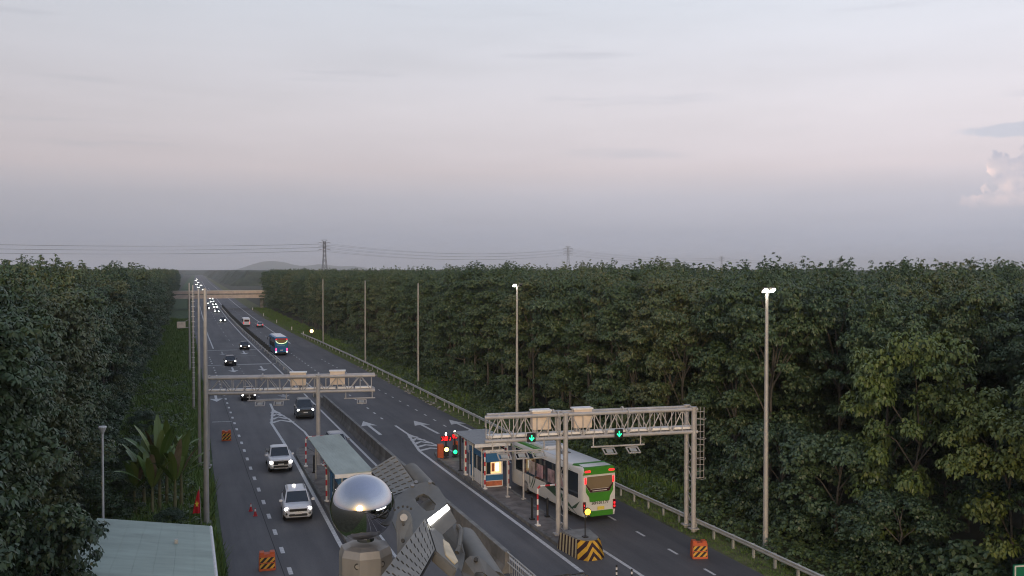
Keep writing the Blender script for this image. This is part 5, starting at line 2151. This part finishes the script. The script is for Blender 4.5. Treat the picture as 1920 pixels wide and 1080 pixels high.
# --- white minibus far off and white van ahead of the coach
vb = make_bus('white minibus with a red-tinted rear window driving away far down the road', (16.2, 283, 0), R(1), 6.0, 1.95, 2.5, P_WHITE, P_WHITE, 'van', cat='minibus')
bpart('rear_window', mat('van_glass_red', (.10, .02, .02), .2), [((0, -.02, 1.75), (1.35, .05, .55))], .03, vb)
bpart('rear_bumper', M_BLACK, [((0, .0, .42), (1.8, .1, .2))], .03, vb)
for sx in (-1, 1):
    bpart('tail_light', M_TAIL, [((sx * .86, -.02, 1.1), (.14, .08, .5))], .02, vb)
bpart('number_plate', M_PLATE, [((0, -.03, .85), (.4, .03, .18))], 0, vb)
v2 = make_bus('white van waiting ahead of the coach, mostly hidden by the booth', (24.55, 74.5, 0), R(1), 5.6, 1.95, 2.35, P_WHITE, P_WHITE, 'van', cat='van')
bpart('rear_window', M_GLASS, [((0, -.02, 1.7), (1.35, .05, .55))], .03, v2)
for sx in (-1, 1):
    bpart('tail_light', M_TAIL, [((sx * .86, -.02, 1.1), (.14, .08, .5))], .02, v2)

# ------------------------------------------------------------------ pylons and power lines


def pylon(x, y, h, rz, label, wd=3.2):
    t = thing('power_pylon', label, 'pylon', (x, y, 0), rz, 'power pylons on the horizon')
    m = mat('pylon_steel', (0.10, 0.105, 0.12), 0.6, 0.2)
    b = MB()
    lv = [0, .25, .45, .58, .70, .80, .90, 1.0]
    wid = [wd * 1.5, wd * 1.1, wd * .8, wd * .62, wd * .55, wd * .5, wd * .48, wd * .45]
    for i in range(len(lv) - 1):
        z0, z1, a, c = lv[i] * h, lv[i + 1] * h, wid[i], wid[i + 1]
        cs = [(-1, -1), (1, -1), (1, 1), (-1, 1)]
        for k in range(4):
            p, q = cs[k], cs[(k + 1) % 4]
            b.bar((p[0] * a, p[1] * a, z0), (p[0] * c, p[1] * c, z1), .36, 4)
            b.bar((p[0] * a, p[1] * a, z0), (q[0] * c, q[1] * c, z1), .20, 4)
            b.bar((q[0] * a, q[1] * a, z0), (p[0] * c, p[1] * c, z1), .20, 4)
            b.bar((p[0] * c, p[1] * c, z1), (q[0] * c, q[1] * c, z1), .11, 4)
    b.build('lattice_tower', m, t)
    for f, ln in ((.80, 8.5), (.885, 8.5), (.97, 8.5)):
        b = MB()
        for sx in (-1, 1):
            b.bar((0, 0, f * h - 1.2), (sx * ln, 0, f * h), .42, 4, .25)
            b.bar((0, 0, f * h + 1.0), (sx * ln, 0, f * h), .34, 4, .2)
        b.build('crossarm', m, t)
        for sx in (-1, 1):
            b = MB()
            b.bar((sx * ln, 0, f * h), (sx * ln, 0, f * h - 2.0), .16, 6)
            b.build('insulator', m, t)
    b = MB()
    for sx in (-1, 1):
        b.bar((0, 0, h - 1), (sx * 4.5, 0, h + 2.0), .3, 4, .25)
    b.bar((-4.5, 0, h + 2), (4.5, 0, h + 2), .4, 4)
    b.build('peak', m, t)
    return t


PY = [(188, 1372, 58), (665, 1598, 58), (1579, 2546, 58), (2090, 2626, 58)]
for (x, y, h), lab in zip(PY, ['lattice power pylon left of centre, the tallest on the horizon', 'lattice power pylon near the middle of the horizon', 'power pylon half hidden by treetops left of the right lamp post',
                               'farthest power pylon, its top just showing right of the right lamp post']):
    pylon(x, y, h, R(-25), lab)
PL = [(-560, 1120, 60)] + PY
M_WIRE = mat('wire', (0.05, 0.055, 0.06), 0.5)
wt_ = thing('power_lines', 'thin dark power cables sagging between the pylons across the horizon', 'cables', (0, 0, 0))
for (xa, ya, ha), (xb, yb_, hb) in zip(PL[:-1], PL[1:]):
    for f in (.80, .885, .97):
        for sx in (-1, 1):
            o_ = Vector((math.cos(R(-25)), math.sin(R(-25)), 0)) * 8.5 * sx
            A = Vector((xa, ya, ha * f - 2)) + o_
            B_ = Vector((xb, yb_, hb * f - 2)) + o_
            sag = 9.0 if (B_ - A).length > 700 else 11.0
            pts = []
            for k in range(25):
                u = k / 24
                p = A.lerp(B_, u)
                p.z -= sag * 4 * u * (1 - u)
                pts.append(p)
            b = MB()
            b.path(pts, 0.16 if sx < 0 else 0.11, 4)
            b.build('cable', M_WIRE, wt_)

# ------------------------------------------------------------------ camera mast: chrome ball, sleeve and floodlights below the camera
t = thing('mast', 'pale steel mast sleeve with bolt holes under the chrome ball', 'mast', (0.427, 2.376, 0))
b = MB()
N = 8
ring = lambda r, z: [(r * math.cos(2 * math.pi * (i + .5) / N), r * math.sin(2 * math.pi * (i + .5) / N), z) for i in range(N)]
b.loft([ring(.125, 0), ring(.069, 15.66), ring(.069, 15.874), ring(.063, 15.892), ring(.042, 15.897)])
b.build('sleeve', M_STEEL, t)
for a in (-118, -62):
    c = Vector((math.cos(R(a)) * .0640, math.sin(R(a)) * .0640, 15.858))
    d = Vector((math.cos(R(a)), math.sin(R(a)), 0))
    b = MB()
    b.bar(c - d * .004, c + d * .003, .0085, 14)
    b.build('bolt_hole', M_FIXD, t)
    b = MB()
    b.bar(c + d * .001, c + d * .0045, .0052, 6)
    b.build('bolt', M_STEEL, t)
b = MB()
b.bar((0, 0, 15.66), (0, 0, 15.668), .0725, 8)
b.build('weld_ring', M_STEEL, t)
b = MB()
b.bar((0, 0, 15.905), (0, 0, 15.93), .022, 16)
b.build('neck', M_CHROME, t)
b = MB()
b.sphere((0, 0, 0), .0836, 64, 40)
o = b.build('chrome_ball', M_CHROME, None, smooth='all')
o.location = (0.422, 2.388, 15.989)
tag(o, 'mirror-polished steel ball on the mast reflecting the sunset', 'ball')


def perforated(name, q, th, nu, nv, slot, ang, m, parent, gaps=None):
    """plate over quad q with a grid of slot holes, real thickness"""
    A, B, C_, D = [Vector(p) for p in q]
    f = lambda u, v: A.lerp(B, u).lerp(D.lerp(C_, u), v)
    nrm = (B - A).cross(D - A).normalized()
    if nrm.z < 0:
        nrm = -nrm
    b = MB()
    for i in range(nu):
        for j in range(nv):
            u0, u1, v0, v1 = i / nu, (i + 1) / nu, j / nv, (j + 1) / nv
            cu_, cv_ = (u0 + u1) / 2, (v0 + v1) / 2
            if gaps and gaps(i, j):
                p = [f(u0, v0), f(u1, v0), f(u1, v1), f(u0, v1)]
                b.add(p, [(0, 1, 2, 3)])
                continue
            outer, inner = [], []
            for k in range(16):
                a = 2 * math.pi * k / 16 + math.pi / 4
                dx, dy = math.cos(a), math.sin(a)
                s = max(abs(dx), abs(dy))
                outer.append((cu_ + dx / s * (u1 - u0) / 2, cv_ + dy / s * (v1 - v0) / 2))
                # capsule in the cell, turned by ang
                hx, hy = slot
                ex = hx * (abs(dx) ** .6) * (1 if dx > 0 else -1)
                ey = hy * (abs(dy) ** .6) * (1 if dy > 0 else -1)
                rx, ry = ex * math.cos(ang) - ey * math.sin(ang), ex * math.sin(ang) + ey * math.cos(ang)
                inner.append((cu_ + rx * (u1 - u0), cv_ + ry * (v1 - v0)))
            vs = [f(*p) for p in outer] + [f(*p) for p in inner] + [f(*p) - nrm * th for p in inner]
            fs = []
            for k in range(16):
                n_ = (k + 1) % 16
                fs += [(k, n_, 16 + n_, 16 + k), (16 + k, 16 + n_, 32 + n_, 32 + k)]
            b.add(vs, fs)
    b.build(name, m, parent)
    return nrm


def slab(name, pts, off, m, parent, bev=0.002):
    b = MB()
    b.extrude(pts, off)
    return b.build(name, m, parent, bevel=bev)


def plate_with_hole(name, outer, hole, th, m, parent):
    """flat bracket with one cut-out; outer and hole share point count"""
    n = len(outer)
    o_ = [Vector(p) for p in outer]
    h_ = [Vector(p) for p in hole]
    nrm = (o_[1] - o_[0]).cross(o_[2] - o_[0]).normalized()
    if nrm.z < 0:
        nrm = -nrm
    b = MB()
    vs = o_ + h_ + [p - nrm * th for p in o_] + [p - nrm * th for p in h_]
    fs = []
    for k in range(n):
        j = (k + 1) % n
        fs += [(k, j, n + j, n + k), (2 * n + k, 2 * n + j, j, k), (n + k, n + j, 3 * n + j, 3 * n + k), (2 * n + j, 2 * n + k, 3 * n + k, 3 * n + j)]
    b.add(vs, fs)
    return b.build(name, m, parent)


# far floodlight, behind the ball
t = thing('floodlight', 'beige floodlight with a slotted back plate just behind the chrome ball', 'floodlight', (0, 0, 0), 0, 'floodlights on the camera mast')
U = [(0.525, 2.837, 15.987), (0.61, 2.879, 16.019), (0.641, 2.702, 15.957), (0.556, 2.665, 15.944)]
nU = perforated('slotted_plate', U, .004, 4, 8, (.38, .13), 0.15, M_FPL, t)
UV = [Vector(p) for p in U]
ctr = sum(UV, Vector()) / 4
slab('plate_backing', [ctr + (p - ctr) * .98 - nU * .010 for p in UV], -nU * .006, M_FIXD, t, 0)
low = [UV[3] - nU * .001, UV[2] - nU * .001, UV[2] + Vector((-.012, -.03, -.028)), UV[3] + Vector((-.006, -.047, -.020))]
slab('lamp_body', [UV[0] - nU * .017, UV[1] - nU * .017, UV[2] - nU * .017, UV[3] - nU * .017], -nU * .035, M_FIX, t, .004)
slab('front_lip', low, (0.004, 0.01, -.012), M_FIX, t, .002)
b = MB()
b.bar((0.648, 2.83, 15.972), (0.672, 2.70, 15.945), .030, 18, .027)
b.build('driver_housing', M_FIX, t, smooth=True)
b = MB()
b.bar((0.636, 2.708, 15.960), (0.636, 2.698, 15.972), .006, 8)
b.build('clamp_screw', M_STEEL, t)

# carrier plates
t = thing('lamp_bracket', 'beige steel carrier plate with a tapered cut-out beside the ball', 'bracket', (0, 0, 0))
outer = [(0.512, 2.520, 15.945), (0.560, 2.590, 15.964), (0.618, 2.632, 15.980), (0.655, 2.632, 15.985), (0.676, 2.590, 15.976), (0.672, 2.480, 15.962), (0.625, 2.360, 15.945), (0.505, 2.300, 15.910)]
hole = [(0.596, 2.520, 15.953), (0.600, 2.556, 15.959), (0.612, 2.566, 15.963), (0.628, 2.571, 15.966), (0.635, 2.545, 15.964), (0.640, 2.480, 15.957), (0.625, 2.442, 15.951), (0.606, 2.446, 15.948)]
plate_with_hole('carrier_plate', outer, hole, .006, M_FIX, t)
b = MB()
b.bar((0.56, 2.50, 15.905), (0.68, 2.60, 15.925), .026, 16)
b.build('cross_tube', M_FIX, t, smooth=True)
for c in [(0.602, 2.600, 15.981), (0.655, 2.605, 15.986)]:
    b = MB()
    b.bar(c, (c[0], c[1] - .003, c[2] + .006), .006, 10)
    b.build('bolt', M_STEEL, t)
t = thing('mounting_bracket', 'upright beige slotted arm with a bright bolt right of the ball', 'bracket', (0, 0, 0))
arm = [(0.470, 2.192, 15.910), (0.516, 2.231, 15.937), (0.531, 2.300, 15.972), (0.528, 2.318, 15.985), (0.513, 2.322, 15.991), (0.498, 2.318, 15.983), (0.487, 2.285, 15.966)]
slab('arm_plate', arm, (0.004, 0.010, -0.004), M_FIX, t, .001)
for c, r_, m in [((0.509, 2.292, 15.977), .0095, M_STEEL), ((0.503, 2.272, 15.966), .0035, M_FIXD), ((0.491, 2.222, 15.940), .0048, M_FIXD)]:
    b = MB()
    b.bar(c, (c[0] - .002, c[1] - .006, c[2] + .003), r_, 14)
    b.build('arm_bolt' if m is M_STEEL else 'arm_hole', m, t)
b = MB()
for k in range(5):
    a = R(35 + k * 27)
    b.sphere((0.514 + .026 * math.cos(a), 2.328, 15.980 + .017 * math.sin(a)), .0032, 8, 5)
b.build('angle_notch', M_FIXD, t)

# near floodlight
t = thing('floodlight', 'beige floodlight with a long slotted plate and a glowing edge at the bottom', 'floodlight', (0, 0, 0), 0, 'floodlights on the camera mast')
Lq = [(0.541, 2.205, 15.994), (0.524, 2.041, 15.968), (0.405, 1.800, 15.950), (0.335, 1.870, 15.938)]
nL = perforated('slotted_plate', Lq, .004, 5, 12, (.40, .10), 0.25, M_FPL, t)
LV = [Vector(p) for p in Lq]
ctr = sum(LV, Vector()) / 4
slab('plate_backing', [ctr + (p - ctr) * .985 - nL * .008 for p in LV], -nL * .006, M_FIXD, t, 0)
slab('lamp_body', [(0.547, 2.212, 15.985), (0.577, 2.165, 15.962), (0.575, 2.017, 15.935), (0.561, 1.989, 15.933), (0.526, 2.041, 15.964)], (-.012, -.004, -.020), M_FIX, t, .003)
slab('diffuser', [(0.566, 2.145, 15.958), (0.577, 2.12, 15.952), (0.574, 2.03, 15.936), (0.561, 2.012, 15.936), (0.548, 2.045, 15.950)], (.0025, -.001, .003), mat('diffuser_warm', (.50, .40, .24), .35, var=.2, scale=20), t, .001)
slab('led_edge', [(0.545, 2.178, 15.989), (0.624, 2.288, 15.9955), (0.6215, 2.294, 16.001), (0.5425, 2.186, 15.9965)], (.003, -.002, -.004), mat('led_edge_lit', (1, 1, 1), .3, emit=6, ecol=(1, .99, .97)), t, 0)
slab('led_bar_housing', [(0.549, 2.182, 15.982), (0.628, 2.290, 15.9905), (0.626, 2.300, 15.988), (0.546, 2.192, 15.979)], (.014, -.016, -.030), M_FIX, t, .001)
# second bracket and its tube
t = thing('lamp_bracket', 'beige lamp bracket with a handle and driver tube at bottom centre', 'bracket', (0, 0, 0))
slab('bracket_plate', [(0.600, 2.315, 15.905), (0.614, 2.332, 15.930), (0.626, 2.336, 15.947), (0.640, 2.333, 15.950), (0.652, 2.315, 15.943), (0.640, 2.20, 15.900), (0.607, 2.10, 15.885)], (0.006, 0.012, -.006), M_FIX, t, .001)
b = MB()
b.path([(0.652, 2.300, 15.942), (0.655, 2.28, 15.936), (0.628, 2.205, 15.916), (0.618, 2.19, 15.908)], .006, 8)
b.build('handle', M_FIX, t, smooth=True)
b = MB()
b.bar((0.690, 2.375, 15.880), (0.668, 2.06, 15.862), .036, 20)
b.build('driver_tube', M_FIX, t, smooth=True)
b = MB()
b.bar((0.636, 2.322, 15.946), (0.635, 2.316, 15.950), .005, 10)
b.build('bolt', M_STEEL, t)
t = thing('lamp_bracket', 'rounded beige lamp bracket with a square cut-out at the bottom edge', 'bracket', (0, 0, 0))
outer = [(0.590, 2.050, 15.908), (0.600, 2.060, 15.928), (0.614, 2.064, 15.937), (0.632, 2.058, 15.937), (0.648, 2.045, 15.924), (0.665, 1.985, 15.905), (0.650, 1.90, 15.870), (0.570, 1.93, 15.880)]
hole = [(0.607, 2.005, 15.906), (0.609, 2.012, 15.911), (0.613, 2.015, 15.914), (0.628, 2.010, 15.914), (0.634, 2.003, 15.910), (0.640, 1.980, 15.902), (0.630, 1.95, 15.888), (0.600, 1.96, 15.890)]
plate_with_hole('bracket_plate', outer, hole, .006, M_FIX, t)
b = MB()
b.bar((0.622, 2.045, 15.931), (0.621, 2.040, 15.936), .005, 10)
b.build('bolt', M_FIXD, t)
